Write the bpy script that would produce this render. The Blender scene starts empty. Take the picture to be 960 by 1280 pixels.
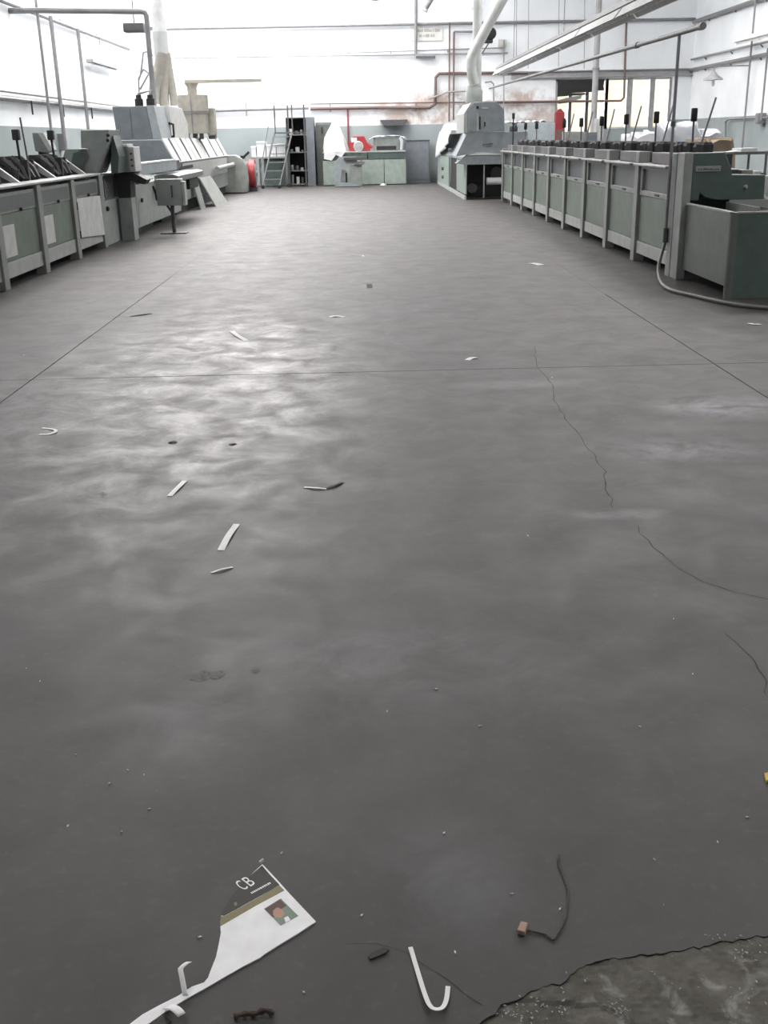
import bpy, bmesh, math, random
from mathutils import Vector, Matrix, noise
random.seed(7)
SC = bpy.context.scene
COL = SC.collection

# ------------------------------------------------------------------ camera
F, PITCH, YAW, ROLL, CH = 1310.0, .3435, .0150, -.0200, 1.5
fw = Vector((math.sin(YAW)*math.cos(PITCH), math.cos(YAW)*math.cos(PITCH), -math.sin(PITCH)))
r0 = fw.cross(Vector((0, 0, 1))).normalized(); u0 = r0.cross(fw)
rt = math.cos(ROLL)*r0 + math.sin(ROLL)*u0
up = -math.sin(ROLL)*r0 + math.cos(ROLL)*u0
cam = bpy.data.objects.new('camera', bpy.data.cameras.new('camera'))
COL.objects.link(cam)
cam.matrix_world = Matrix(((rt.x, up.x, -fw.x, 0), (rt.y, up.y, -fw.y, 0), (rt.z, up.z, -fw.z, CH), (0, 0, 0, 1)))
cam.data.sensor_fit = 'VERTICAL'; cam.data.sensor_height = 32.0; cam.data.lens = 32.0*F/1280
cam.data.clip_start = .05; cam.data.clip_end = 200
SC.camera = cam
SC.view_settings.view_transform = 'Standard'; SC.view_settings.look = 'None'
SC.view_settings.gamma = 1; SC.view_settings.use_curve_mapping = False
SC.view_settings.exposure = 2.03

def ray(x, y): return rt*((x-480)/F) - up*((y-640)/F) + fw
CP = Vector((0, 0, CH))
def G(x, y, z=0.0):
    d = ray(x, y); return CP + d*((z-CH)/d.z)
def AY(x, y, Y):
    d = ray(x, y); return CP + d*(Y/d.y)
def AX(x, y, X):
    d = ray(x, y); return CP + d*(X/d.x)

# ------------------------------------------------------------------ sky (overcast), skylight portals
WORLD = 5.6
w = bpy.data.worlds.new('overcast_sky'); SC.world = w; w.use_nodes = True
bg = w.node_tree.nodes['Background']; bg.inputs[0].default_value = (1.0, .966, .95, 1); bg.inputs[1].default_value = WORLD
XL, XR, YB, YN, ZC = -7.65, 11.25, 38.0, -6.0, 8.4
# roof openings (x0,x1,y0,y1) in the ceiling
SKY = [(-6.9, 1.2, 33.2, 36.6), (-6.9, -2.0, 25.5, 28.6), (2.6, 9.5, 26.5, 29.0), (-6.5, -2.5, 17.5, 20.0), (3.5, 8.5, 17.5, 19.6), (-7.0, -5.0, 3.2, 6.0), (5.0, 7.4, 3.2, 6.0)]  # the two nearest openings are added, out of view, to brighten the near floor
CLER = [(-6.6, -2.2, 6.35, 7.5)]     # clerestory in the back wall
def portal(name, loc, rot, sx, sy):
    l = bpy.data.lights.new(name, 'AREA'); l.shape = 'RECTANGLE'; l.size = sx; l.size_y = sy
    l.cycles.is_portal = True
    o = bpy.data.objects.new(name, l); COL.objects.link(o); o.location = loc; o.rotation_euler = rot
for a, b, c, d in SKY: portal('skylight_portal', ((a+b)/2, (c+d)/2, ZC+.12), (0, 0, 0), b-a, d-c)
for a, b, c, d in CLER: portal('clerestory_portal', ((a+b)/2, YB+.1, (c+d)/2), (-math.pi/2, 0, 0), b-a, d-c)

# ------------------------------------------------------------------ materials
MATS = {}
PAINT = {'frame_grey', 'panel_green', 'pale_green', 'grey_green', 'trough_green', 'hopper_grey', 'window_grey', 'blue_grey', 'blue_grey_light', 'steel_top', 'steel', 'beige', 'cloth_beige', 'pipe_light', 'duct', 'cardboard'}
def mat(name, col, rough=.5, metal=0.0, var=.12, scale=6.0, dirt=None, dirt_amt=.0, spec=.5, bump=0.0):
    if name in MATS: return MATS[name]
    if name in PAINT: col = tuple(c*.72 for c in col)
    m = bpy.data.materials.new(name); m.use_nodes = True; MATS[name] = m
    n, l = m.node_tree.nodes, m.node_tree.links
    bs = n['Principled BSDF']; bs.inputs['Roughness'].default_value = rough; bs.inputs['Metallic'].default_value = metal
    bs.inputs['Specular IOR Level'].default_value = spec
    g = n.new('ShaderNodeNewGeometry')
    nz = n.new('ShaderNodeTexNoise'); nz.inputs['Scale'].default_value = scale; nz.inputs['Detail'].default_value = 5
    l.new(g.outputs['Position'], nz.inputs['Vector'])
    r = n.new('ShaderNodeValToRGB'); l.new(nz.outputs['Fac'], r.inputs['Fac'])
    r.color_ramp.elements[0].position = .3; r.color_ramp.elements[1].position = .7
    r.color_ramp.elements[0].color = tuple(c*(1-var) for c in col)+(1,)
    r.color_ramp.elements[1].color = tuple(min(1, c*(1+var)) for c in col)+(1,)
    out = r.outputs['Color']
    if dirt:
        n2 = n.new('ShaderNodeTexNoise'); n2.inputs['Scale'].default_value = scale*.45; n2.inputs['Detail'].default_value = 8; n2.inputs['Roughness'].default_value = .7
        l.new(g.outputs['Position'], n2.inputs['Vector'])
        mr = n.new('ShaderNodeMapRange'); mr.inputs[1].default_value = .52; mr.inputs[2].default_value = .72; mr.inputs[4].default_value = dirt_amt
        l.new(n2.outputs['Fac'], mr.inputs[0])
        mx = n.new('ShaderNodeMix'); mx.data_type = 'RGBA'; l.new(mr.outputs[0], mx.inputs[0]); l.new(out, mx.inputs[6]); mx.inputs[7].default_value = tuple(dirt)+(1,)
        out = mx.outputs[2]
    l.new(out, bs.inputs['Base Color'])
    if bump:
        bp = n.new('ShaderNodeBump'); bp.inputs['Strength'].default_value = bump; bp.inputs['Distance'].default_value = .01
        l.new(nz.outputs['Fac'], bp.inputs['Height']); l.new(bp.outputs[0], bs.inputs['Normal'])
    return m
DG = (.10, .10, .09)
mat('light_grey', (.37, .385, .37), .45, dirt=DG, dirt_amt=.25)
mat('frame_grey', (.36, .38, .36), .45, dirt=DG, dirt_amt=.25)
mat('panel_green', (.20, .245, .207), .45, dirt=DG, dirt_amt=.2)
mat('pale_green', (.36, .43, .39), .4, dirt=DG, dirt_amt=.15)
mat('grey_green', (.31, .34, .325), .45, dirt=DG, dirt_amt=.3)
mat('tower_green', (.29, .318, .302), .45, dirt=DG, dirt_amt=.2)
mat('hood_grey', (.245, .272, .287), .45, dirt=DG, dirt_amt=.15)
mat('cord', (.10, .082, .070), .9, var=.4, scale=80)
mat('hose_grey', (.14, .14, .132), .5)
mat('dark_green', (.075, .105, .095), .4, dirt=(.03, .03, .03), dirt_amt=.3)
mat('trough_green', (.14, .155, .136), .45, dirt=DG, dirt_amt=.3)
mat('hopper_grey', (.19, .172, .183), .55)
mat('window_grey', (.145, .152, .162), .3, var=.12, scale=9)
mat('blue_grey', (.215, .24, .268), .45, dirt=DG, dirt_amt=.2)
mat('blue_grey_light', (.42, .47, .50), .45, dirt=DG, dirt_amt=.2)
mat('off_white', (.56, .57, .56), .5, dirt=(.35, .34, .32), dirt_amt=.3)
mat('white_sheet', (.62, .63, .64), .6, var=.06)
mat('plastic_wrap', (.46, .48, .52), .22, var=.08, spec=.8)
mat('beige', (.50, .48, .42), .6, dirt=(.25, .22, .18), dirt_amt=.3)
mat('cloth_beige', (.58, .56, .50), .8)
mat('black', (.012, .012, .013), .6)
mat('rubber', (.03, .03, .032), .55)
mat('dark_steel', (.10, .10, .105), .45, .4)
mat('steel', (.36, .37, .38), .35, .6)
mat('steel_top', (.55, .56, .56), .4, .3)
mat('pipe_grey', (.20, .20, .21), .5, dirt=(.1, .06, .05), dirt_amt=.3)
mat('pipe_light', (.42, .42, .43), .5)
mat('pipe_brown', (.15, .095, .085), .6, dirt=(.12, .1, .1), dirt_amt=.5)
mat('red', (.30, .03, .035), .45, dirt=(.2, .04, .04), dirt_amt=.4)
mat('red_pipe', (.22, .05, .06), .5)
mat('duct', (.60, .62, .61), .4, .25)
mat('duct_white', (.78, .80, .80), .45)
mat('cardboard', (.36, .29, .21), .8)
mat('paper', (.82, .82, .80), .75, var=.05, scale=30)
mat('paper_print', (.90, .90, .91), .55, var=.05, scale=25)
mat('ink_black', (.028, .026, .022), .45)
mat('ink_gold', (.23, .20, .10), .5)
mat('ink_brown', (.10, .055, .045), .5)
mat('ink_skin', (.46, .27, .20), .5)
mat('ink_green', (.20, .26, .21), .5)
mat('bark', (.085, .06, .048), .85, var=.4, scale=60)
mat('tan', (.42, .29, .22), .8)
mat('leaf', (.05, .042, .04), .8)
mat('ceiling_paint', (.62, .63, .63), .9)
mat('crack_dark', (.022, .021, .02), .9)
mat('floor_pit', (.055, .052, .047), .6, var=.5, scale=70)
mat('sign_board', (.60, .60, .57), .6)
mat('sign_ink', (.30, .30, .29), .6)
mat('lamp_white', (.82, .83, .84), .35)
mat('yellow', (.6, .42, .08), .6)

def wall_mat(name, stains):
    m = bpy.data.materials.new(name); m.use_nodes = True
    n, l = m.node_tree.nodes, m.node_tree.links
    bs = n['Principled BSDF']; bs.inputs['Roughness'].default_value = .75
    g = n.new('ShaderNodeNewGeometry'); sx = n.new('ShaderNodeSeparateXYZ'); l.new(g.outputs['Position'], sx.inputs[0])
    nz = n.new('ShaderNodeTexNoise'); nz.inputs['Scale'].default_value = .9; nz.inputs['Detail'].default_value = 6; l.new(g.outputs['Position'], nz.inputs['Vector'])
    def ramp(c0, c1):
        r = n.new('ShaderNodeValToRGB'); r.color_ramp.elements[0].position = .35; r.color_ramp.elements[1].position = .65
        r.color_ramp.elements[0].color = c0+(1,); r.color_ramp.elements[1].color = c1+(1,); l.new(nz.outputs['Fac'], r.inputs[0]); return r.outputs[0]
    white = ramp((.755, .785, .81), (.825, .855, .88)); grey = ramp((.26, .30, .305), (.31, .35, .355))
    if stains:   # bare, brownish flaked plaster behind the pipes
        n2 = n.new('ShaderNodeTexNoise'); n2.inputs['Scale'].default_value = 1.6; n2.inputs['Detail'].default_value = 9; n2.inputs['Roughness'].default_value = .65; l.new(g.outputs['Position'], n2.inputs['Vector'])
        def tri(out, c, hw):
            a = n.new('ShaderNodeMath'); a.operation = 'SUBTRACT'; l.new(out, a.inputs[0]); a.inputs[1].default_value = c
            b = n.new('ShaderNodeMath'); b.operation = 'ABSOLUTE'; l.new(a.outputs[0], b.inputs[0])
            d = n.new('ShaderNodeMapRange'); l.new(b.outputs[0], d.inputs[0]); d.inputs[1].default_value = hw*.55; d.inputs[2].default_value = hw; d.inputs[3].default_value = 1; d.inputs[4].default_value = 0
            return d.outputs[0]
        mk = n.new('ShaderNodeMath'); mk.operation = 'MULTIPLY'; l.new(tri(sx.outputs[0], 3.6, 4.2), mk.inputs[0]); l.new(tri(sx.outputs[2], 2.35, .75), mk.inputs[1])
        m2 = n.new('ShaderNodeMath'); m2.operation = 'MULTIPLY'; l.new(mk.outputs[0], m2.inputs[0])
        mr = n.new('ShaderNodeMapRange'); l.new(n2.outputs['Fac'], mr.inputs[0]); mr.inputs[1].default_value = .40; mr.inputs[2].default_value = .56; l.new(mr.outputs[0], m2.inputs[1])
        mx = n.new('ShaderNodeMix'); mx.data_type = 'RGBA'; l.new(m2.outputs[0], mx.inputs[0]); l.new(white, mx.inputs[6]); mx.inputs[7].default_value = (.46, .385, .345, 1)
        white = mx.outputs[2]
    st = n.new('ShaderNodeMath'); st.operation = 'GREATER_THAN'; l.new(sx.outputs[2], st.inputs[0]); st.inputs[1].default_value = 1.88
    mx = n.new('ShaderNodeMix'); mx.data_type = 'RGBA'; l.new(st.outputs[0], mx.inputs[0]); l.new(grey, mx.inputs[6]); l.new(white, mx.inputs[7])
    l.new(mx.outputs[2], bs.inputs['Base Color'])
    MATS[name] = m
wall_mat('wall_paint', False); wall_mat('wall_paint_stained', True)

def floor_mat(name, rough_patch=False):
    m = bpy.data.materials.new(name); m.use_nodes = True; MATS[name] = m
    n, l = m.node_tree.nodes, m.node_tree.links
    bs = n['Principled BSDF']
    g = n.new('ShaderNodeNewGeometry'); pos = g.outputs['Position']
    def nz(sc, det=6, ro=.6, dist=0.0, stretch=None):
        t = n.new('ShaderNodeTexNoise'); t.inputs['Scale'].default_value = sc; t.inputs['Detail'].default_value = det; t.inputs['Roughness'].default_value = ro; t.inputs['Distortion'].default_value = dist
        src = pos
        if stretch:
            mp = n.new('ShaderNodeMapping'); mp.inputs['Scale'].default_value = stretch; l.new(pos, mp.inputs[0]); src = mp.outputs[0]
        l.new(src, t.inputs['Vector']); return t.outputs['Fac']
    def rng(v, a, b, c=0.0, d=1.0, smooth=False):
        mr = n.new('ShaderNodeMapRange'); l.new(v, mr.inputs[0])
        if smooth: mr.interpolation_type = 'SMOOTHSTEP'
        for i, q in enumerate((a, b, c, d)): mr.inputs[i+1].default_value = q
        return mr.outputs[0]
    def mul(a, b, op='MULTIPLY'):
        k = n.new('ShaderNodeMath'); k.operation = op
        for i, q in enumerate((a, b)):
            if isinstance(q, (int, float)): k.inputs[i].default_value = q
            else: l.new(q, k.inputs[i])
        return k.outputs[0]
    def mix(f, a, b):
        k = n.new('ShaderNodeMix'); k.data_type = 'RGBA'
        if isinstance(f, float): k.inputs[0].default_value = f
        else: l.new(f, k.inputs[0])
        for i, q in ((6, a), (7, b)):
            if isinstance(q, tuple): k.inputs[i].default_value = q+(1,)
            else: l.new(q, k.inputs[i])
        return k.outputs[2]
    def blob(p, r, inner=.2, sx=1.0, sy=1.0):
        mp = n.new('ShaderNodeMapping'); mp.inputs['Scale'].default_value = (1/sx, 1/sy, 1); mp.inputs['Location'].default_value = (-p[0]/sx, -p[1]/sy, 0)
        l.new(pos, mp.inputs[0])
        d = n.new('ShaderNodeVectorMath'); d.operation = 'LENGTH'; l.new(mp.outputs[0], d.inputs[0])
        return rng(d.outputs['Value'], r*inner, r, 1, 0, True)
    if rough_patch:
        c = mix(rng(nz(9, 8, .7), .3, .7), (.06, .056, .047), (.15, .142, .122))
        c = mix(rng(nz(11, 6, .6, 1.0), .55, .66), c, (.24, .235, .215))
        l.new(c, bs.inputs['Base Color']); bs.inputs['Roughness'].default_value = .85; return
    big = nz(.35, 5, .55, .4); mid = nz(1.3, 7, .62, .6); fine = nz(9, 8, .65); str_ = nz(2.2, 6, .6, .8, (.6, 1.3, 1))
    c = mix(rng(big, .3, .7), (.030, .0265, .025), (.043, .0385, .0365))
    c = mix(mul(rng(mid, .42, .70), .55), c, (.056, .050, .048))
    c = mix(mul(rng(str_, .52, .74), .35), c, (.028, .0245, .0225))
    c = mix(mul(rng(fine, .35, .75), .30), c, (.055, .049, .047))
    c = mix(mul(rng(nz(4.5, 9, .72, .5), .50, .64), .32), c, (.030, .027, .026))
    c = mix(mul(rng(nz(28, 6, .7), .56, .70), .30), c, (.095, .088, .085))
    c = mix(mul(rng(nz(.8, 4, .5), .50, .70), .30), c, (.046, .047, .055))
    c = mix(mul(rng(nz(.6, 5, .5, .3), .52, .72), .35), c, (.043, .034, .029))
    # spilled whitish dust stains
    for (px, py), r_, sx_, sy_, amt in [((905, 508), .5, 1.1, .8, .8), ((850, 562), .5, 1.1, .6, .5), ((780, 642), .16, 1.6, .6, .6), ((640, 480), .5, 1.4, .4, .25), ((560, 1090), .30, .8, 1.0, .2), ((240, 905), .35, .9, .8, .18), ((500, 830), .6, 1.4, .8, .22)]:
        q = G(px, py); b = blob(q, r_, .1, sx_, sy_)
        c = mix(mul(mul(b, rng(nz(3.2, 8, .68, .7), .38, .62)), amt), c, (.27, .27, .29))
    # oily dark scuffs
    for (px, py), r_, sx_, sy_ in [((262, 845), .065, 1.6, .7), ((128, 618), .05, 1.5, .8), ((320, 838), .015, 1, 1), ((430, 900), .35, 1.3, .8), ((780, 780), .4, 1.6, .5), ((660, 880), .5, 1.6, .5)]:
        q = G(px, py); b = blob(q, r_, .3, sx_, sy_)
        c = mix(mul(mul(b, rng(nz(22 if r_ < .1 else 4, 4, .6), .40, .58)), .8 if r_ < .1 else .3), c, (.018, .017, .015))
    l.new(c, bs.inputs['Base Color'])
    # trodden, polished track against dull dusty concrete
    q = G(250, 520); track = blob((q.x-.2, 6.6, 0), 1.5, .35, 1.0, 2.6)
    pol = mul(mul(track, .55), .45, 'ADD')
    ro = rng(mul(rng(nz(3.4, 10, .71, .45), .36, .66), pol), 0, 1, .62, .36)
    l.new(ro, bs.inputs['Roughness']); bs.inputs['Specular IOR Level'].default_value = .7
    bp = n.new('ShaderNodeBump'); bp.inputs['Strength'].default_value = .08; bp.inputs['Distance'].default_value = .004
    l.new(fine, bp.inputs['Height']); l.new(bp.outputs[0], bs.inputs['Normal'])
floor_mat('concrete'); floor_mat('old_concrete', True)

def pane_mat():
    m = bpy.data.materials.new('frosted_cream'); m.use_nodes = True; MATS['frosted_cream'] = m
    n, l = m.node_tree.nodes, m.node_tree.links
    n.remove(n['Principled BSDF'])
    t = n.new('ShaderNodeBsdfTranslucent'); t.inputs[0].default_value = (.34, .33, .295, 1)
    d = n.new('ShaderNodeBsdfDiffuse'); d.inputs[0].default_value = (.7, .68, .6, 1)
    mx = n.new('ShaderNodeMixShader'); mx.inputs[0].default_value = .35
    l.new(t.outputs[0], mx.inputs[1]); l.new(d.outputs[0], mx.inputs[2]); l.new(mx.outputs[0], n['Material Output'].inputs[0])
pane_mat()

# ------------------------------------------------------------------ mesh helpers
class MB:
    def __init__(s): s.v = []; s.f = []
    def add(s, vs, fs):
        b = len(s.v); s.v += [tuple(q) for q in vs]; s.f += [tuple(i+b for i in q) for q in fs]; return s
    def box(s, x0, x1, y0, y1, z0, z1):
        return s.add([(x0,y0,z0),(x1,y0,z0),(x1,y1,z0),(x0,y1,z0),(x0,y0,z1),(x1,y0,z1),(x1,y1,z1),(x0,y1,z1)],
                     [(3,2,1,0),(4,5,6,7),(0,1,5,4),(1,2,6,5),(2,3,7,6),(3,0,4,7)])
    def prism(s, poly, axis, a, b):
        n = len(poly); mk = {'x': lambda p, t: (t, p[0], p[1]), 'y': lambda p, t: (p[0], t, p[1]), 'z': lambda p, t: (p[0], p[1], t)}[axis]
        vs = [mk(p, a) for p in poly]+[mk(p, b) for p in poly]
        fs = [tuple(range(n))[::-1], tuple(range(n, 2*n))]+[(i, (i+1) % n, n+(i+1) % n, n+i) for i in range(n)]
        return s.add(vs, fs)
    def tube(s, pts, r, n=8, cap=True):
        pts = [Vector(p) for p in pts]; rr = r if isinstance(r, (list, tuple)) else [r]*len(pts)
        b = len(s.v); t0 = (pts[1]-pts[0]).normalized()
        ref = Vector((0, 0, 1)) if abs(t0.z) < .9 else Vector((1, 0, 0)); nrm = t0.cross(ref).normalized()
        for i, p in enumerate(pts):
            if i == 0: t = t0
            elif i == len(pts)-1: t = (pts[i]-pts[i-1]).normalized()
            else: t = ((pts[i]-pts[i-1]).normalized()+(pts[i+1]-pts[i]).normalized())
            if t.length < 1e-6: t = t0
            t = t.normalized(); nrm = (nrm-t*nrm.dot(t)).normalized(); bn = t.cross(nrm)
            k = 1.0
            if 0 < i < len(pts)-1:
                c = max(.45, (pts[i]-pts[i-1]).normalized().dot(t)); k = 1/c
            for j in range(n):
                a = 2*math.pi*j/n; s.v.append(tuple(p+(nrm*math.cos(a)+bn*math.sin(a))*rr[i]*(k if n < 0 else 1)))
        for i in range(len(pts)-1):
            for j in range(n):
                a0 = b+i*n+j; a1 = b+i*n+(j+1) % n; s.f.append((a0, a1, a1+n, a0+n))
        if cap:
            s.f.append(tuple(b+j for j in range(n))[::-1]); s.f.append(tuple(b+(len(pts)-1)*n+j for j in range(n)))
        return s
    def lathe(s, c, prof, n=20, jit=0.0, seed=0, axis='z'):
        b = len(s.v)
        for i, (r, h) in enumerate(prof):
            for j in range(n):
                a = 2*math.pi*j/n; k = 1.0
                if jit: k += jit*noise.noise(Vector((math.cos(a)*2.2+seed, math.sin(a)*2.2, h*1.4)))*2*(1-i/(len(prof)))+0
                x, y = math.cos(a)*r*k, math.sin(a)*r*k
                p = (x, y, h) if axis == 'z' else ((h, x, y) if axis == 'x' else (x, h, y))
                s.v.append((c[0]+p[0], c[1]+p[1], c[2]+p[2]))
        for i in range(len(prof)-1):
            for j in range(n): s.f.append((b+i*n+j, b+i*n+(j+1) % n, b+(i+1)*n+(j+1) % n, b+(i+1)*n+j))
        s.f.append(tuple(b+j for j in range(n))[::-1]); s.f.append(tuple(b+(len(prof)-1)*n+j for j in range(n)))
        return s
    def grid(s, fn, nu, nv):
        b = len(s.v)
        for i in range(nu+1):
            for j in range(nv+1): s.v.append(tuple(fn(i/nu, j/nv)))
        for i in range(nu):
            for j in range(nv): a = b+i*(nv+1)+j; s.f.append((a, a+nv+1, a+nv+2, a+1))
        return s
    def build(s, name, m, parent=None, smooth=False, bevel=0.0, thick=0.0):
        off = Vector(parent['_o']) if parent is not None and '_o' in parent else Vector((0, 0, 0))
        me = bpy.data.meshes.new(name); me.from_pydata([Vector(q)-off for q in s.v], [], s.f)
        bm = bmesh.new(); bm.from_mesh(me); bmesh.ops.recalc_face_normals(bm, faces=bm.faces)
        bm.to_mesh(me); bm.free()
        me.materials.append(MATS[m])
        if smooth:
            for q in me.polygons: q.use_smooth = True
            me.set_sharp_from_angle(angle=math.radians(40))
        o = bpy.data.objects.new(name, me); COL.objects.link(o)
        if parent is not None: o.parent = parent
        o['_o'] = tuple(off)
        if thick:
            k = o.modifiers.new('t', 'SOLIDIFY'); k.thickness = thick; k.offset = 0
        if bevel:
            k = o.modifiers.new('b', 'BEVEL'); k.width = bevel; k.segments = 2; k.limit_method = 'ANGLE'
        return o
def part(parent, name, m, fn, **k):
    b = MB(); fn(b); return b.build(name, m, parent, **k)
def thing(name, label, cat, loc, group=None):
    o = bpy.data.objects.new(name, None); COL.objects.link(o); o.location = loc; o['_o'] = tuple(loc)
    o.empty_display_size = .1; tag(o, label, cat, group); return o
def tag(o, label, cat, group=None):
    o['label'] = label; o['category'] = cat
    if group: o['group'] = group
    return o
def struct(o): o['kind'] = 'structure'; return o
def one(name, label, cat, m, fn, group=None, **k):
    b = MB(); fn(b)
    c = [sum(q[i] for q in b.v)/len(b.v) for i in range(2)]+[min(q[2] for q in b.v)]
    b.v = [(q[0]-c[0], q[1]-c[1], q[2]-c[2]) for q in b.v]
    o = b.build(name, m, None, **k); o.location = c; o['_o'] = tuple(c); tag(o, label, cat, group); return o
def dup(root, delta, label, skip=()):
    r = root.copy(); COL.objects.link(r); r.location = Vector(root.location)+Vector(delta); r['label'] = label
    r['_o'] = tuple(r.location)
    for ch in list(root.children):
        if ch.name.split('.')[0] in skip: continue
        c = ch.copy(); COL.objects.link(c); c.parent = r; c['_o'] = tuple(r.location)
        for gch in ch.children:
            d = gch.copy(); COL.objects.link(d); d.parent = c
    return r
ORD = ['first', 'second', 'third', 'fourth', 'fifth', 'sixth', 'seventh', 'eighth', 'ninth']

# ------------------------------------------------------------------ setting
JX = [XL-.05, -2.26, 2.38, XR+.05]; JY = [YN, 7.03, YB+.05]; GAP = .008
floor = struct(MB().box(XL-.3, XR+.3, YN-.3, YB+.3, -.35, -.04).build('floor', 'crack_dark'))
edge = [G(*q) for q in [(585, 1300), (600, 1280), (622, 1262), (655, 1246), (690, 1232), (722, 1216), (742, 1203), (770, 1199), (800, 1195), (835, 1190), (880, 1182), (912, 1176), (936, 1173), (960, 1168), (1010, 1162), (1100, 1160)]]
fine_edge = []
for a, b in zip(edge[:-1], edge[1:]):
    for t in range(7):
        q = a.lerp(b, t/7); k = noise.noise(q*23)*.012+noise.noise(q*70)*.007; fine_edge.append((q.x, q.y+k))
x0b = fine_edge[0][0]; x1b = fine_edge[-1][0]
for i in range(3):
    for j in range(2):
        a, b, c, d = JX[i]+GAP/2, JX[i+1]-GAP/2, JY[j]+GAP/2, JY[j+1]-GAP/2
        if (i, j) == (1, 0):
            poly = [(a, c), (x0b-.02, c), (x0b-.02, .6)]+fine_edge+[(x1b, .6), (x1b, c), (b, c), (b, d), (a, d)]
        else: poly = [(a, c), (b, c), (b, d), (a, d)]
        o = MB().prism(poly, 'z', -.04, 0).build('slab', 'concrete', floor)
        bmx = bmesh.new(); bmx.from_mesh(o.data); bmesh.ops.triangulate(bmx, faces=[q for q in bmx.faces if len(q.verts) > 4]); bmx.to_mesh(o.data); bmx.free()
for x in JX[1:3]: part(floor, 'joint_filler', 'concrete', lambda b: b.box(x-GAP/2, x+GAP/2, 12.6 if x < 0 else 10.4, YB, -.03, -.0012))
def rough(u, v):
    x = x0b-.02+(x1b-x0b+.02)*u; y = .6+1.25*v; p = Vector((x, y, 0))
    z = -.003+noise.noise(p*6)*.002+noise.noise(p*25)*.003+noise.noise(p*70)*.002
    # a broken layer edge that runs across the patch
    e = 1.47+.05*math.sin(x*7)+noise.noise(p*9)*.03-.12*(x-.3)
    if y < e: z -= .004
    return (x, y, min(z, -.0004))
part(floor, 'broken_patch', 'old_concrete', lambda b: b.grid(rough, 160, 150))
def ribbon(b, pts, wd, z=.0007, seed=0):
    pp = []
    for i in range(len(pts)-1):
        for t in range(6): pp.append(pts[i].lerp(pts[i+1], t/6))
    pp.append(pts[-1])
    L, R = [], []
    for i, q in enumerate(pp):
        t = (pp[min(i+1, len(pp)-1)]-pp[max(i-1, 0)]).normalized(); nn = Vector((-t.y, t.x, 0))
        q = q+nn*noise.noise(q*11+Vector((seed, 0, 0)))*.022
        ww = wd*(.35+.9*abs(noise.noise(q*17+Vector((seed, 3, 0))))) * (1 if 0 < i < len(pp)-1 else .2)
        L.append((q+nn*ww)[:2]+(z,)); R.append((q-nn*ww)[:2]+(z,))
    n = len(pp); b.add(L+R, [(i, i+1, n+i+1, n+i) for i in range(n-1)])
CR = [([(669, 432), (671, 458), (690, 480), (695, 505), (715, 533), (738, 562), (755, 590), (757, 612), (768, 635)], .0034),
      ([(792, 654), (812, 680), (843, 706), (880, 728), (925, 742), (975, 750)], .0022), ([(905, 790), (930, 815), (948, 838), (962, 870)], .0024),
      ([(430, 1184), (470, 1182), (510, 1194), (548, 1215), (580, 1238), (606, 1256)], .0010)]
for k, (pp, wd) in enumerate(CR):
    part(floor, 'crack', 'crack_dark', lambda b: ribbon(b, [G(*q) for q in pp], wd, seed=k*5))

for pix in ([(247, 841), (256, 837), (262, 841), (270, 839), (279, 838), (282, 843), (276, 847), (268, 850), (262, 847), (257, 851), (249, 853), (237, 850), (238, 846), (246, 847)], [(314, 838), (320, 836), (325, 839), (321, 842), (315, 841)], [(123, 617), (129, 615), (134, 618), (128, 621)]):
    part(floor, 'floor_chip', 'floor_pit', lambda b: b.prism([(G(*q).x, G(*q).y) for q in pix], 'z', -.0005, .0005))
T = .25
def back_wall(b):
    dx0, dx1, dz1 = 6.65, 8.35, 3.22; wx0, wx1, wz0, wz1 = 8.35, 10.6, 1.62, 3.22
    cx0, cx1, cz0, cz1 = CLER[0]
    y0, y1 = YB, YB+T
    b.box(XL-T, dx0, y0, y1, 0, cz0); b.box(dx0, wx1, y0, y1, dz1, cz0); b.box(wx0, wx1, y0, y1, 0, wz0); b.box(wx1, XR+T, y0, y1, 0, cz0)
    b.box(XL-T, cx0, y0, y1, cz0, ZC); b.box(cx1, XR+T, y0, y1, cz0, ZC); b.box(cx0, cx1, y0, y1, cz1, ZC)
struct(part(None, 'wall_back', 'wall_paint_stained', back_wall))
struct(part(None, 'wall_left', 'wall_paint', lambda b: b.box(XL-T, XL, YN, YB, 0, ZC)))
struct(part(None, 'wall_right', 'wall_paint', lambda b: b.box(XR, XR+T, YN, YB, 0, ZC)))
struct(part(None, 'wall_near', 'wall_paint', lambda b: b.box(XL-T, XR+T, YN-T, YN, 0, ZC)))
def ceil(b):
    ys = sorted({YN, YB+T} | {q for s in SKY for q in s[2:]}); xs = sorted({XL-T, XR+T} | {q for s in SKY for q in s[:2]})
    for x0, x1 in zip(xs[:-1], xs[1:]):
        for y0, y1 in zip(ys[:-1], ys[1:]):
            mx, my = (x0+x1)/2, (y0+y1)/2
            if any(s[0] < mx < s[1] and s[2] < my < s[3] for s in SKY): continue
            b.box(x0, x1, y0, y1, ZC, ZC+.15)
struct(part(None, 'ceiling', 'ceiling_paint', ceil))
for k, s in enumerate(SKY):
    def fr(b):
        n = max(2, int((s[1]-s[0])/1.2))
        for i in range(n+1):
            x = s[0]+(s[1]-s[0])*i/n; b.box(x-.025, x+.025, s[2], s[3], ZC+.03, ZC+.1)
        b.box(s[0], s[1], (s[2]+s[3])/2-.025, (s[2]+s[3])/2+.025, ZC+.03, ZC+.1)
    struct(part(None, 'trim_%d' % (k+1), 'off_white', fr))
def cl(b):
    c = CLER[0]
    for i in range(6): x = c[0]+(c[1]-c[0])*i/5; b.box(x-.03, x+.03, YB+.1, YB+.16, c[2], c[3])
struct(part(None, 'window_2', 'off_white', cl))
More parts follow.
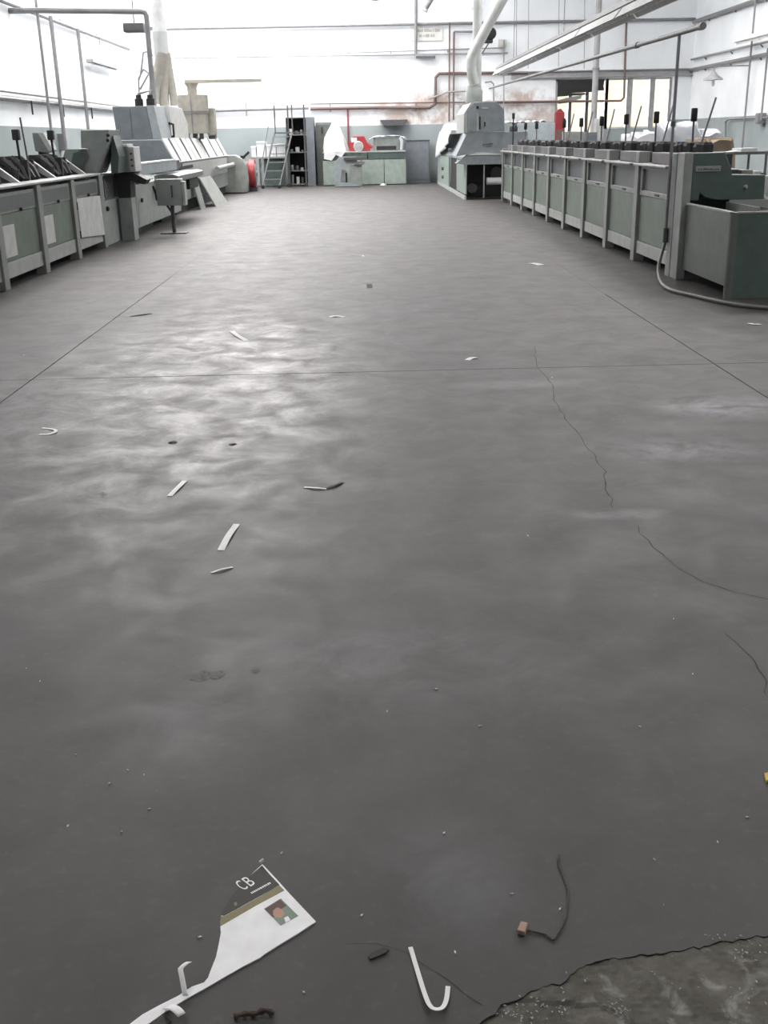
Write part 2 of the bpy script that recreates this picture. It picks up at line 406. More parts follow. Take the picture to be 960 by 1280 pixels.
# door opening with a half-raised dark shutter, and frosted window beside it
dr = struct(part(None, 'door_1', 'pipe_light', lambda b: (b.box(6.65, 6.73, YB, YB+.12, 0, 3.22), b.box(6.65, 8.35, YB, YB+.12, 3.14, 3.22))))
PXS = [AY(q, 150, YB).x for q in (712, 733, 757)]
for x in PXS: part(dr, 'post', 'dark_steel', lambda b: b.box(x-.05, x+.05, YB+.02, YB+.13, 0, 3.2))
for a, c in ((6.73, PXS[0]-.05), (PXS[0]+.05, PXS[1]-.05), (PXS[1]+.05, PXS[2]-.05)): part(dr, 'pane', 'frosted_cream', lambda b: b.box(a, c, YB+.15, YB+.17, 0, 3.2))
def shut(b):
    for i in range(6):
        z1 = 3.2-.085*i; xr = 8.28-.03*random.random()-(0.0 if i < 4 else .25*(i-3)); b.prism([(6.72, z1-.1), (xr, z1-.1+(.05 if i > 3 else 0)), (xr, z1), (6.72, z1)], 'y', YB-.06+.012*(i % 2), YB+.02+.012*(i % 2))
shp = part(dr, 'roller_shutter', 'black', shut)
part(dr, 'torn_sheet', 'steel', lambda b: b.prism([(6.7, 2.55), (7.0, 2.63), (7.55, 2.72), (7.5, 2.6), (7.1, 2.48), (6.75, 2.44)], 'y', YB-.09, YB-.07))
wn = struct(part(None, 'window_1', 'off_white', lambda b: (b.box(8.35, 10.6, YB+.05, YB+.13, 1.62, 1.68), b.box(8.35, 10.6, YB+.05, YB+.13, 3.16, 3.22))))
for x, w2 in ((8.41, .04), (9.18, .09), (9.95, .08), (10.56, .04)): part(wn, 'mullion', 'pipe_light', lambda b: b.box(x-w2, x+w2, YB+.02, YB+.13, 1.62, 3.22))
for a, c in ((8.45, 9.09), (9.27, 9.87), (10.03, 10.52)): part(wn, 'pane', 'frosted_cream', lambda b: b.box(a, c, YB+.15, YB+.17, 1.66, 3.18))

# ------------------------------------------------------------------ right gathering line
PX, PIT, Y0 = 3.37, 1.585, 11.67
def gather_unit(y, label, s=1):
    t = thing('feeder_unit', label, 'machine unit', (PX, y, 0), 'feeder units of the long green gathering line')
    y1 = y+PIT
    part(t, 'post', 'frame_grey', lambda b: b.box(PX-.03, PX+.10, y-.07, y+.10, 0, 1.28), bevel=.006)
    part(t, 'post', 'frame_grey', lambda b: b.box(PX+.68, PX+.80, y-.05, y+.08, 0, 1.1), bevel=.006)
    part(t, 'core', 'dark_green', lambda b: b.box(PX+.12, PX+.78, y+.105, y1-.075, .16, 1.10))
    part(t, 'kick_panel', 'light_grey', lambda b: b.box(PX, PX+.03, y+.102, y1-.072, .10, .245), bevel=.004)
    part(t, 'lower_panel', 'panel_green', lambda b: b.box(PX+.012, PX+.045, y+.102, y1-.072, .25, .78), bevel=.004)
    band = part(t, 'upper_panel', 'frame_grey', lambda b: (b.box(PX, PX+.04, y+.102, y1-.072, .785, .84), b.box(PX, PX+.04, y+.102, y+.22, .84, 1.115), b.box(PX, PX+.04, y1-.16, y1-.072, .84, 1.115), b.box(PX, PX+.04, y+.22, y1-.16, 1.085, 1.115)), bevel=.003)
    part(band, 'window', 'window_grey', lambda b: b.box(PX+.03, PX+.045, y+.22, y1-.16, .84, 1.085))
    part(band, 'handle', 'black', lambda b: b.box(PX-.012, PX+.004, y+.62, y+.80, .806, .826), bevel=.004)
    part(t, 'flange', 'steel_top', lambda b: b.box(PX-.10, PX+.16, y+.102, y1-.072, 1.125, 1.15), bevel=.006)
    part(t, 'hopper_box', 'hopper_grey', lambda b: b.box(PX+.02, PX+.17, y+.102, y+1.12, 1.152, 1.275), bevel=.008)
    def br(b):
        rnd = random.Random(3)
        for i in range(9):
            yy = y+.16+i*.15
            b.lathe((PX+.36+rnd.uniform(-.02, .02), yy, 1.14), [(.065, 0), (.07, .12), (.078, .19+rnd.uniform(0, .05)), (.05, .245)], 8)
        b.box(PX+.20, PX+.62, y+.12, y1-.09, 1.10, 1.26)
    part(t, 'gripper_row', 'rubber', br)
    lev = part(t, 'lever', 'dark_steel', lambda b: b.tube([(3.75, y+.78, 1.2), (3.75, y+.80, 1.62)], .011, 8), smooth=True)
    part(lev, 'grip', 'black', lambda b: b.lathe((3.75, y+.80, 1.60), [(.03, 0), (.036, .01), (.036, .13), (.03, .14)], 12), smooth=True)
    return t
u0_ = gather_unit(Y0, 'feeder unit of the green gathering line, first one after the big green trough')
tilt = one('guide_rod', 'thin pale rod leaning over the first feeder unit after the green trough', 'rod', 'pipe_light', lambda b: b.tube([(3.78, Y0+.62, 1.262), AX(873, 190, 3.78), AX(895, 122, 3.84)], .011, 8), 'rods leaning on the gathering line', smooth=True)
for i in range(1, 9):
    r = dup(u0_, (0, PIT*i, 0), '%s feeder unit of the green gathering line counted from the big green trough' % ORD[i], skip=('lever',) if i in (6,) else ())
    if i < 6:
        k = tilt.copy(); COL.objects.link(k); k.location = tilt.location+Vector((0, PIT*i, 0)); k['label'] = 'thin pale rod leaning over the %s feeder unit from the green trough' % ORD[i]
# end post
lastp = thing('end_frame', 'grey end frame closing the far end of the green gathering line', 'frame', (PX, Y0+9*PIT, 0))
part(lastp, 'post', 'frame_grey', lambda b: b.box(PX-.03, PX+.10, Y0+9*PIT-.065, Y0+9*PIT+.10, 0, 1.2), bevel=.006)
part(lastp, 'plate', 'light_grey', lambda b: b.box(PX+.10, PX+.8, Y0+9*PIT-.02, Y0+9*PIT+.05, .1, 1.15), bevel=.006)

# head housing + trough
hd = thing('drive_head', 'dark green stepped drive head with name plate above the trough', 'machine head', (3.5, 11.35, 0))
prof = [(3.44, 1.285), (3.77, 1.285), (3.85, 1.12), (3.86, 1.065), (4.21, 1.055), (4.22, .80), (3.70, .815), (3.60, .84), (3.54, .885), (3.53, .81), (3.44, .81)]
part(hd, 'housing', 'dark_green', lambda b: b.prism(prof, 'y', 11.36, 11.59), bevel=.008)
part(hd, 'side_post', 'frame_grey', lambda b: b.box(3.345, 3.438, 11.34, 11.59, .0, 1.29), bevel=.008)
part(hd, 'rear_leg', 'dark_green', lambda b: b.box(4.05, 4.18, 11.40, 11.58, 0, .798))
npl = part(hd, 'name_plate', 'frame_grey', lambda b: b.box(3.475, 3.735, 11.35, 11.362, 1.10, 1.155), bevel=.002)
def scr(b):
    x = 3.495; rnd = random.Random(5)
    while x < 3.71:
        ww = rnd.uniform(.006, .016); h = rnd.uniform(.010, .022); b.box(x, x+ww, 11.347, 11.352, 1.115, 1.115+h); x += ww+rnd.choice((.004, .004, .012))
part(npl, 'lettering', 'dark_green', scr)
part(hd, 'knob', 'pipe_light', lambda b: b.lathe((4.01, 11.36, .94), [(.02, 0), (.02, -.02), (.014, -.03)], 12, axis='y'), smooth=True)
tr = thing('trough', 'large open green sheet metal trough on the near end of the gathering line', 'trough', (3.9, 10.6, 0))
TX0, TX1, TY0, TY1, TZ = 3.40, 4.75, 9.90, 11.33, .785
part(tr, 'side_panel', 'trough_green', lambda b: b.box(TX0, TX0+.025, TY0+.06, TY1, .115, TZ-.012), bevel=.004)
part(tr, 'front_panel', 'dark_green', lambda b: b.box(TX0+.06, TX1, TY0, TY0+.025, .0, TZ-.012), bevel=.004)
part(tr, 'corner_edge', 'trough_green', lambda b: b.lathe((TX0+.055, TY0+.055, 0), [(.055, 0), (.055, TZ)], 16), smooth=True)
part(tr, 'rim', 'frame_grey', lambda b: (b.box(TX0-.008, TX0+.04, TY0+.05, TY1, TZ-.01, TZ+.008), b.box(TX0+.05, TX1, TY0-.006, TY0+.035, TZ-.01, TZ+.008)), bevel=.004)
part(tr, 'bottom', 'dark_green', lambda b: b.box(TX0+.03, TX1, TY0+.03, TY1, .12, .15))
part(tr, 'far_panel', 'trough_green', lambda b: b.box(TX1-.025, TX1, TY0+.03, TY1, 0, TZ))
part(tr, 'inner_box', 'frame_grey', lambda b: (b.box(3.80, 3.815, 10.35, 11.30, .5, .80), b.box(3.80, 4.7, 10.35, 10.365, .5, .77), b.box(3.8, 4.7, 11.2, 11.215, .5, .82), b.box(4.12, 4.13, 10.4, 11.2, .5, .75)), bevel=.003)

# conduit drop + flexible hose
PA = AX(877, 33, 3.30); PB = AY(612, 110.5, 31); PYY = min(11.73, AX(848, 42, 3.30).y); PT = PA.lerp(PB, (PYY-PA.y)/(PB.y-PA.y)); PV = (PB-PA).normalized()
pl = thing('conduit_drop', 'dark vertical conduit dropping in front of the green drive head', 'conduit', (3.29, PYY, 0))
part(pl, 'pipe', 'pipe_grey', lambda b: b.tube([PT, (PT.x, PYY, AY(834, 296, PYY).z)], .017, 8), smooth=True)
part(pl, 'coupling', 'dark_steel', lambda b: b.tube([(PT.x, PYY, AY(834.6, 285, PYY).z), (PT.x, PYY, AY(833.8, 303, PYY).z)], .028, 10), smooth=True)
part(pl, 'clip', 'dark_steel', lambda b: b.tube([(PT.x, PYY, AY(841.8, 152, PYY).z), (PT.x, PYY, AY(841.2, 158, PYY).z)], .026, 8), smooth=True)
hp = [Vector((PT.x, PYY, AY(833.8, 304, PYY).z)), AY(827, 318, PYY-.1), AY(823, 335, PYY-.25)]+[G(x, y, .022) for x, y in ((826, 352), (838, 362), (865, 369), (900, 377), (930, 382), (965, 385), (1010, 386))]
def smoothpts(pts, k=5):
    out = []
    for i in range(len(pts)-1):
        p0 = pts[max(i-1, 0)]; p1 = pts[i]; p2 = pts[i+1]; p3 = pts[min(i+2, len(pts)-1)]
        for q in range(k):
            t = q/k; out.append(.5*((2*p1)+(p2-p0)*t+(2*p0-5*p1+4*p2-p3)*t*t+(3*p1-p0-3*p2+p3)*t*t*t))
    return out+[pts[-1]]
one('flexible_hose', 'grey ribbed hose curving from the conduit onto the floor round the trough', 'hose', 'hose_grey', lambda b: b.tube(smoothpts(hp), .018, 10), smooth=True)
one('overhead_conduit', 'long dark conduit running overhead along the green gathering line', 'conduit', 'pipe_grey', lambda b: (b.tube([PA, PA.lerp(PB, .5), PB], .026, 10), b.tube([PA-PV*.05, PA+PV*.05], .034, 10), b.tube([PA+PV*2.6, PA+PV*2.72], .036, 10)), smooth=True)

# lighting trunking over the line
lt = thing('light_trunking', 'long row of white strip light reflectors hung over the gathering line', 'strip light', (3.7, 20, 3.1))
za = AY(850, 0, 13).z
lz = 2.98
ys = [13.0+i*2.85 for i in range(6)]
part(lt, 'rail', 'pipe_light', lambda b: b.box(3.66, 3.74, 12.8, 30.2, lz+.16, lz+.22))
for yy in ys:
    rf = part(lt, 'reflector', 'duct', lambda b: b.prism([(3.54, lz), (3.64, lz+.13), (3.76, lz+.13), (3.86, lz), (3.84, lz), (3.75, lz+.11), (3.65, lz+.11), (3.56, lz)], 'y', yy, yy+2.75))
    part(rf, 'tube', 'lamp_white', lambda b: (b.tube([(3.66, yy+.05, lz+.04), (3.66, yy+2.7, lz+.04)], .019, 8), b.tube([(3.74, yy+.05, lz+.04), (3.74, yy+2.7, lz+.04)], .019, 8)), smooth=True)
for yy in (14.4, 20.5, 27.0): part(lt, 'hanger', 'pipe_grey', lambda b: b.tube([(3.7, yy, lz+.2), (3.7, yy, ZC)], .008, 6))

# ------------------------------------------------------------------ drying machine with hood (far right)
dm = thing('hooded_machine', 'grey green binding machine with tall hood and black open front', 'machine', (3.1, 27.2, 0))
YF = 27.0
part(dm, 'front_frame', 'hood_grey', lambda b: (b.prism([(2.34, 0.86), (2.63, 1.04), (4.1, 1.04), (4.1, .82), (2.60, .82)], 'y', YF, YF+.5), b.box(4.0, 4.1, YF, YF+.1, 0, .82)), bevel=.006)
part(dm, 'front_ledge', 'off_white', lambda b: b.prism([(2.62, 1.04), (2.85, 1.10), (3.0, 1.10), (3.45, 1.055), (3.45, 1.04)], 'y', YF-.02, YF+.4))
part(dm, 'interior', 'black', lambda b: (b.box(2.62, 4.05, YF+.6, YF+.65, .02, .82), b.box(4.02, 4.05, YF+.1, YF+.6, .02, .82), b.box(2.6, 4.05, YF, YF+.6, .0, .03)))
part(dm, 'inner_post', 'pipe_light', lambda b: b.box(3.02, 3.05, YF+.04, YF+.07, .03, .82))
part(dm, 'inner_roll', 'white_sheet', lambda b: b.tube([(3.12, YF+.2, .42), (3.6, YF+.2, .42)], .09, 14), smooth=True)
part(dm, 'inner_gear', 'dark_steel', lambda b: (b.lathe((2.8, YF+.5, .25), [(.12, 0), (.12, .08)], 14, axis='y'), b.lathe((3.4, YF+.5, .6), [(.15, 0), (.15, .08)], 14, axis='y')))
XS = 2.58
part(dm, 'side_panel', 'pale_green', lambda b: b.prism([(27.0, .12), (29.6, .12), (29.6, .9), (27.0, .84)], 'x', XS-.24*0, XS+.03), bevel=.006)
part(dm, 'side_panel', 'black', lambda b: b.box(XS+.05, XS+.08, 29.6, 32.0, .05, .9))
part(dm, 'side_panel', 'pale_green', lambda b: b.box(XS-.02, XS+.03, 32.0, 36.6, .08, .92), bevel=.006)
part(dm, 'base_rail', 'light_grey', lambda b: b.box(XS-.03, XS+.02, 27.0, 36.6, 0, .09))
part(dm, 'back_body', 'hood_grey', lambda b: b.prism([(XS+.03, .92), (XS+.03, .98), (2.9, 1.55), (4.0, 1.55), (4.0, .92)], 'y', 27.55, 36.6), bevel=.008)
part(dm, 'slope_panel', 'hood_grey', lambda b: b.prism([(2.34, 1.02), (2.62, 1.57), (4.1, 1.56), (4.1, 1.06), (2.63, 1.06)], 'y', YF+.06, YF+.5), bevel=.006)
part(dm, 'hood', 'hood_grey', lambda b: b.prism([(2.62, 1.58), (2.62, 2.05), (2.78, 2.25), (3.32, 2.25), (3.50, 2.07), (3.53, 1.58)], 'y', YF+.02, 29.2), bevel=.01)
part(dm, 'hood_side', 'light_grey', lambda b: b.prism([(2.53, 1.55), (2.53, 2.0), (2.70, 2.24), (2.775, 2.245), (2.615, 2.05), (2.615, 1.55)], 'y', YF+.03, 29.15), bevel=.004)
part(dm, 'hood_slot', 'black', lambda b: (b.box(2.90, 2.93, YF-.005, YF+.015, 1.63, 1.92), b.box(2.83, 2.88, YF-.01, YF+.02, 2.10, 2.16), b.box(3.02, 3.05, YF-.005, YF+.015, 1.70, 1.80)))
part(dm, 'hood_slot_cover', 'light_grey', lambda b: b.box(2.84, 2.885, YF-.012, YF+.015, 1.60, 2.0))
part(dm, 'label_plate', 'off_white', lambda b: b.box(2.96, 3.12, YF-.002, YF+.018, 2.10, 2.125))
part(dm, 'handle', 'dark_steel', lambda b: b.tube([(3.0, YF+.03, 1.27), (3.02, YF+.0, 1.28), (3.2, YF+.0, 1.30), (3.22, YF+.03, 1.30)], .012, 6), smooth=True)
col = part(dm, 'duct_collar', 'grey_green', lambda b: b.lathe((2.86, 27.9, 2.25), [(.21, 0), (.21, .28), (.17, .34), (.17, .4)], 20), smooth=True)
part(dm, 'side_knob', 'dark_steel', lambda b: (b.lathe((2.50, 31.5, 1.12), [(.05, 0), (.05, .1)], 10, axis='x'), b.lathe((2.50, 34, .55), [(.05, 0), (.05, .1)], 10, axis='x'), b.lathe((2.50, 34, .3), [(.05, 0), (.05, .1)], 10, axis='x')))
one('exhaust_duct', 'straight pale metal exhaust duct rising above the hooded machine', 'duct', 'duct', lambda b: (b.lathe((2.97, 28.35, 2.255), [(.115, 0), (.115, 2.145)], 20), b.lathe((2.97, 28.35, 4.4), [(.13, 0), (.13, .06)], 20), b.lathe((2.97, 28.35, 4.46), [(.115, 0), (.115, 3.9)], 20)), smooth=True)
d1 = [AY(593, 106, 27.9), AY(590, 92, 27.9), AY(589, 76, 27.9), AY(593, 64, 27.9), AY(603, 45, 27.9), AY(614, 24, 27.9), AY(632, -8, 27.9), AY(720, -165, 27.9)]
one('exhaust_duct', 'bent pale metal exhaust duct slanting up from the hooded machine', 'duct', 'duct', lambda b: b.tube(smoothpts(d1, 4), .125, 18), smooth=True)
def drape(cx, cy, z0, prof, n, jit, seed): return lambda b: b.lathe((cx, cy, z0), prof, n, jit, seed)
def sheet(b):
    def fn(u, v):
        y = 31.5+4.6*u; t = v
        if t < .5: x = 3.5-(.9)*t*2; z = 1.62+.05*math.sin(u*9)+.22*math.sin(math.pi*min(1, u*1.1))
        else: q = (t-.5)*2; x = 2.6-.10*math.sin(q*2)-.05*math.sin(u*14)*q; z = 1.62-(.35+.45*u)*q+.22*math.sin(math.pi*min(1, u*1.1))*(1-q)
        k = noise.noise(Vector((x*3, y*1.5, 1)))*.05
        return (x, y, z+k)
    b.grid(fn, 24, 20)
one('dust_sheet', 'white dust sheet draped over the far end of the hooded machine', 'sheet', 'white_sheet', sheet, smooth=True, thick=.01)

# ------------------------------------------------------------------ left gathering line
LX, LP, LY0 = -3.91, 1.585, 10.13
def left_unit(y, label):
    t = thing('collating_unit', label, 'machine unit', (LX, y, 0), 'collating units along the wall with white plates')
    y1 = y+LP
    part(t, 'post', 'frame_grey', lambda b: b.box(LX-.10, LX+.03, y1-.10, y1+.07, 0, 1.04), bevel=.006)
    part(t, 'post', 'frame_grey', lambda b: b.box(LX-.82, LX-.70, y1-.10, y1+.05, 0, 1.0), bevel=.006)
    part(t, 'core', 'dark_green', lambda b: b.box(LX-.80, LX-.12, y+.075, y1-.105, .2, 1.0))
    part(t, 'kick_panel', 'light_grey', lambda b: b.box(LX-.03, LX, y+.072, y1-.102, .10, .27), bevel=.004)
    part(t, 'lower_panel', 'panel_green', lambda b: b.box(LX-.045, LX-.012, y+.072, y1-.102, .275, .78), bevel=.004)
    up_ = part(t, 'upper_panel', 'frame_grey', lambda b: b.box(LX-.045, LX-.005, y+.072, y1-.102, .785, 1.0), bevel=.004)
    part(up_, 'recess', 'window_grey', lambda b: b.box(LX-.006, LX, y+.16, y1-.19, .81, .965), bevel=.002)
    part(up_, 'knob', 'black', lambda b: b.lathe((LX-.005, y+.85, .80), [(.02, 0), (.02, .025), (.012, .03)], 10, axis='x'))
    part(t, 'top_rail', 'steel_top', lambda b: b.box(LX-.20, LX+.05, y-.01, y1-.012, 1.045, 1.075), bevel=.008)
    part(t, 'deck', 'dark_steel', lambda b: b.box(LX-.80, LX-.21, y+.02, y1-.03, 1.01, 1.06))
    def br(b):
        rnd = random.Random(8)
        for i in range(7):
            yy = y+.30+i*.14; dz = rnd.uniform(-.05, .03)
            b.tube([(LX-.26-.08*rnd.random(), yy, 1.08), (LX-.32-.06*rnd.random(), yy+rnd.uniform(-.03, .03), 1.22+dz), (LX-.46, yy+.02, 1.33+dz)], [.045, .055, .06], 7)
        for i in range(16):
            yy = y+.28+rnd.random()*.95; xx = LX-.27-.25*rnd.random(); b.box(xx-.05, xx+.04, yy, yy+rnd.uniform(.04, .1), 1.06, 1.18+rnd.random()*.14)
        b.box(LX-.66, LX-.36, y+.24, y1-.18, 1.06, 1.24)
        for k in range(3): b.lathe((LX-.55, y+.40+k*.35, 1.25), [(.09, 0), (.11, .05), (.09, .11)], 10)
    part(t, 'gripper_row', 'rubber', br, smooth=True)
    part(t, 'guide_plate', 'off_white', lambda b: b.prism([(LX-.14, 1.075), (LX-.24, 1.075), (LX-.56, 1.27), (LX-.50, 1.31), (LX-.42, 1.29)], 'y', y1-.19, y1-.13), bevel=.004)
    lev = part(t, 'lever', 'black', lambda b: b.tube([(LX-.42, y+.88, 1.2), (LX-.44, y+.90, 1.58)], .016, 8), smooth=True)
    part(lev, 'grip', 'rubber', lambda b: b.box(LX-.485, LX-.395, y+.86, y+.94, 1.55, 1.68), bevel=.012)
    return t
lu = left_unit(LY0+LP, 'collating unit with white plate low on its left and a post next to the third unit')
plate = lambda t, y: part(t, 'cover_plate', 'off_white', lambda b: b.box(LX-.014, LX+.002, y+.10, y+.55, .32, .66), bevel=.003)
L0 = dup(lu, (0, -LP, 0), 'collating unit fourth from the inclined hood tower, plain green panel without pale plate')
lu['label'] = 'collating unit third from the inclined hood tower, pale plate low on its panel'
L2 = dup(lu, (0, LP, 0), 'collating unit second from the inclined hood tower, pale plate on its panel')
L3 = dup(lu, (0, 2*LP, 0), 'collating unit next to the inclined hood tower with a hanging white door')
plate(lu, LY0+LP+.0); plate(L2, LY0+2*LP)
y3 = LY0+3*LP
dd = part(L3, 'hanging_door', 'off_white', lambda b: b.prism([(y3+.14, .27), (y3+1.50, .19), (y3+1.46, .76), (y3+.10, .79)], 'x', LX+.006, LX+.030), bevel=.004)
part(dd, 'hinge', 'black', lambda b: (b.box(LX+.004, LX+.03, y3+.085, y3+.13, .64, .74), b.box(LX+.004, LX+.03, y3+.10, y3+.14, .26, .36)))
# rods standing on the units
for k, (a, c) in enumerate((((25, 147), (34, 196)), )):
    one('guide_rod', 'thin dark rod standing on the collating units beside the lever', 'rod', 'dark_steel', lambda b: b.tube([(AX(34, 196, -4.5)-Vector((0, 0, .1))), AX(34, 196, -4.5), AX(25, 147, -4.55)], .012, 8), smooth=True)
wd = thing('wedge_hood', 'pale green wedge shaped hood on a black stem above the collating units', 'hood', (-5.6, 18.8, 0))
wy = 18.6
q = [AY(*p, wy) for p in ((40, 166), (51, 166), (63, 188), (58, 191), (44, 189))]
part(wd, 'shell', 'grey_green', lambda b: b.prism([(p.x, p.z) for p in q], 'y', wy, wy+.45), bevel=.006)
part(wd, 'face', 'off_white', lambda b: b.add([AY(47, 166, wy-.012), AY(54, 166, wy-.012), AY(66, 188, wy-.012), AY(61, 189, wy-.012), AY(47, 166, wy+.45), AY(54, 166, wy+.45), AY(66, 188, wy+.45), AY(61, 189, wy+.45)], [(0,1,2,3),(4,5,6,7),(0,1,5,4),(1,2,6,5),(2,3,7,6),(3,0,4,7)]))
sx_ = AY(55, 192, wy+.2)
part(wd, 'stem', 'black', lambda b: (b.lathe((sx_.x, wy+.2, 0), [(.14, 0), (.14, .03), (.04, .05), (.04, sx_.z-.08), (.09, sx_.z-.06), (.09, sx_.z+.06)], 12)), smooth=True)

# inclined hood tower
tw = thing('hood_tower', 'grey green machine tower with inclined hood and round black knob', 'machine tower', (-4.2, 17.4, 0))
TYA, TYB = 16.62, 18.40
part(tw, 'cabinet', 'tower_green', lambda b: b.box(-4.75, LX-.01, TYA, TYB, .0, .66), bevel=.01)
part(tw, 'cabinet_frame', 'tower_green', lambda b: (b.box(-4.75, LX+.0, TYA, TYA+.12, .665, 1.05), b.box(-4.75, LX+.0, TYB-.45, TYB, .665, 1.05), b.box(-4.75, LX+.0, TYA+.12, TYB-.45, 1.02, 1.05)), bevel=.006)
part(tw, 'window', 'window_grey', lambda b: b.box(LX-.12, LX-.08, TYA+.12, TYB-.45, .66, 1.02))
part(tw, 'spindle', 'steel', lambda b: (b.lathe((LX-.07, TYA+.55, .86), [(.09, 0), (.09, .03), (.04, .04), (.04, .06)], 14, axis='x'), b.box(LX-.08, LX-.03, TYA+.3, TYA+.4, .7, .98)), smooth=True)
part(tw, 'knob', 'black', lambda b: b.lathe((LX-.01, TYA+.22, .54), [(.035, 0), (.035, .03), (.02, .04)], 12, axis='x'))
part(tw, 'inclined_hood', 'tower_green', lambda b: b.prism([(-4.33, 1.06), (-4.05, 1.42), (-4.16, 1.43), (-4.14, 1.68), (-3.72, 1.68), (-3.76, 1.50), (-3.98, 1.06)], 'y', TYA+.02, TYA+.75), bevel=.008)
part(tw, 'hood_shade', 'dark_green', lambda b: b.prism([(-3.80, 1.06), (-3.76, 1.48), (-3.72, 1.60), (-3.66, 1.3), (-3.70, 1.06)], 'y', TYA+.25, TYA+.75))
part(tw, 'chute', 'tower_green', lambda b: b.prism([(-4.52, 1.06), (-4.38, 1.42), (-4.16, 1.42), (-4.34, 1.06)], 'y', TYA-.05, TYA+.5), bevel=.006)
part(tw, 'chute_face', 'dark_green', lambda b: b.prism([(-4.36, 1.06), (-4.26, 1.36), (-4.06, 1.41), (-4.05, 1.38), (-4.20, 1.06)], 'y', TYA-.07, TYA-.055))
part(tw, 'bolt', 'black', lambda b: (b.lathe((-3.735, TYA+.01, 1.60), [(.025, 0), (.025, -.03)], 8, axis='y'), b.lathe((-3.745, TYA+.01, 1.53), [(.025, 0), (.025, -.03)], 8, axis='y')))
cb = thing('control_box', 'grey control box with white button strip beside the inclined hood', 'control box', (-3.75, 17.7, 1.0))
part(cb, 'case', 'frame_grey', lambda b: b.box(-3.92, -3.63, 17.4, 17.9, 1.055, 1.45), bevel=.012)
part(cb, 'cap', 'off_white', lambda b: b.box(-3.86, -3.64, 17.42, 17.88, 1.452, 1.475), bevel=.004)
bs_ = part(cb, 'button_strip', 'off_white', lambda b: b.box(-3.628, -3.54, 17.42, 17.9, 1.06, 1.43), bevel=.008)
part(bs_, 'button', 'dark_steel', lambda b: [b.lathe((-3.585, 17.42, z), [(.018, 0), (.018, -.015)], 10, axis='y') for z in (1.15, 1.24, 1.33)])
part(cb, 'belt_guard', 'rubber', lambda b: b.prism([(-3.92, 1.05), (-3.62, 1.05), (-3.40, .93), (-3.45, .86), (-3.66, .92), (-3.68, .66), (-3.88, .66)], 'y', 17.55, 17.9), bevel=.01)
part(cb, 'pillar', 'tower_green', lambda b: b.box(-3.88, -3.68, 17.56, 17.88, 0, .66))

# binder (long machine body)
bd = thing('binding_machine', 'long grey binding machine with sloping ribbed hood and blue grey cabinet', 'machine', (-4.4, 23, 0))
part(bd, 'infeed_body', 'tower_green', lambda b: b.prism([(-4.7, .10), (-3.84, .10), (-3.80, .82), (-4.7, .86)], 'y', 18.6, 23.3), bevel=.012)
for a, c in ((19.0, 20.6), (21.5, 23.0)): part(bd, 'infeed_foot', 'black', lambda b: b.box(-4.6, -3.95, a, c, 0, .10))
part(bd, 'infeed_tray', 'white_sheet', lambda b: b.box(-4.2, -3.74, 18.75, 19.9, .865, .885), bevel=.004)
part(bd, 'infeed_knob', 'black', lambda b: (b.lathe((-3.83, 19.0, .55), [(.035, 0), (.035, .05)], 10, axis='x'), b.tube([(-3.80, 20.1, .74), (-3.76, 20.15, .6), (-3.74, 20.2, .5)], [.02, .03, .05], 8)))
part(bd, 'conveyor_beam', 'blue_grey_light', lambda b: b.box(-3.78, -3.58, 17.95, 21.6, .985, 1.15), bevel=.006)
part(bd, 'conveyor_top', 'off_white', lambda b: b.box(-3.79, -3.57, 17.95, 21.5, 1.152, 1.175), bevel=.004)
part(bd, 'conveyor_end', 'dark_steel', lambda b: b.box(-3.775, -3.585, 21.605, 22.0, .98, 1.15))
part(bd, 'delivery_table', 'steel', lambda b: b.prism([(-3.80, .80), (-3.80, .92), (-3.45, .93), (-3.36, .90), (-3.36, .82), (-3.42, .79)], 'y', 20.3, 23.6), bevel=.01)
part(bd, 'delivery_drive', 'black', lambda b: b.box(-3.80, -3.45, 22.2, 23.4, .58, .785), bevel=.02)
YA, YE = 23.4, 32.6
part(bd, 'body', 'grey_green', lambda b: b.box(-5.1, -3.92, YA, YE, .25, .86), bevel=.01)
part(bd, 'body_foot', 'black', lambda b: b.box(-5.0, -4.0, YA+.2, YE-.2, 0, .25))
part(bd, 'upper_body', 'blue_grey', lambda b: b.prism([(-5.1, .87), (-5.1, 1.53), (-4.16, 1.53), (-3.93, 1.06), (-3.93, .87)], 'y', YA, YE), bevel=.006)
part(bd, 'body_apron', 'light_grey', lambda b: b.box(-3.93, -3.90, YA+.9, YE-.2, .62, 1.03), bevel=.005)
part(bd, 'body_slot', 'black', lambda b: b.box(-3.905, -3.885, YA+.4, YA+2.3, .92, .985))
n_ = 6; seg = (YE-YA)/n_
for i in range(n_):
    a, c = YA+i*seg+.03, YA+(i+1)*seg-.03
    hp_ = part(bd, 'hood_panel', 'off_white', lambda b: b.prism([(-4.17, 1.545), (-4.145, 1.565), (-3.895, 1.075), (-3.92, 1.055)], 'y', a, c), bevel=.003)
    part(hp_, 'rib', 'blue_grey', lambda b: b.prism([(-4.14, 1.555), (-4.115, 1.575), (-3.885, 1.105), (-3.905, 1.085)], 'y', a+seg*.42, a+seg*.42+.05))
cabp = part(bd, 'cabinet', 'blue_grey', lambda b: b.prism([(-5.08, 1.55), (-5.12, 2.2), (-4.42, 2.2), (-4.34, 1.55)], 'y', YA+.02, YA+1.3), bevel=.008)
part(cabp, 'cabinet_edge', 'blue_grey_light', lambda b: b.prism([(-4.415, 2.21), (-4.335, 1.55), (-4.15, 1.55), (-4.26, 2.21)], 'y', YA+.03, YA+1.3), bevel=.006)
part(cabp, 'seam', 'dark_steel', lambda b: b.box(-4.76, -4.75, YA+.01, YA+.025, 1.58, 2.16))
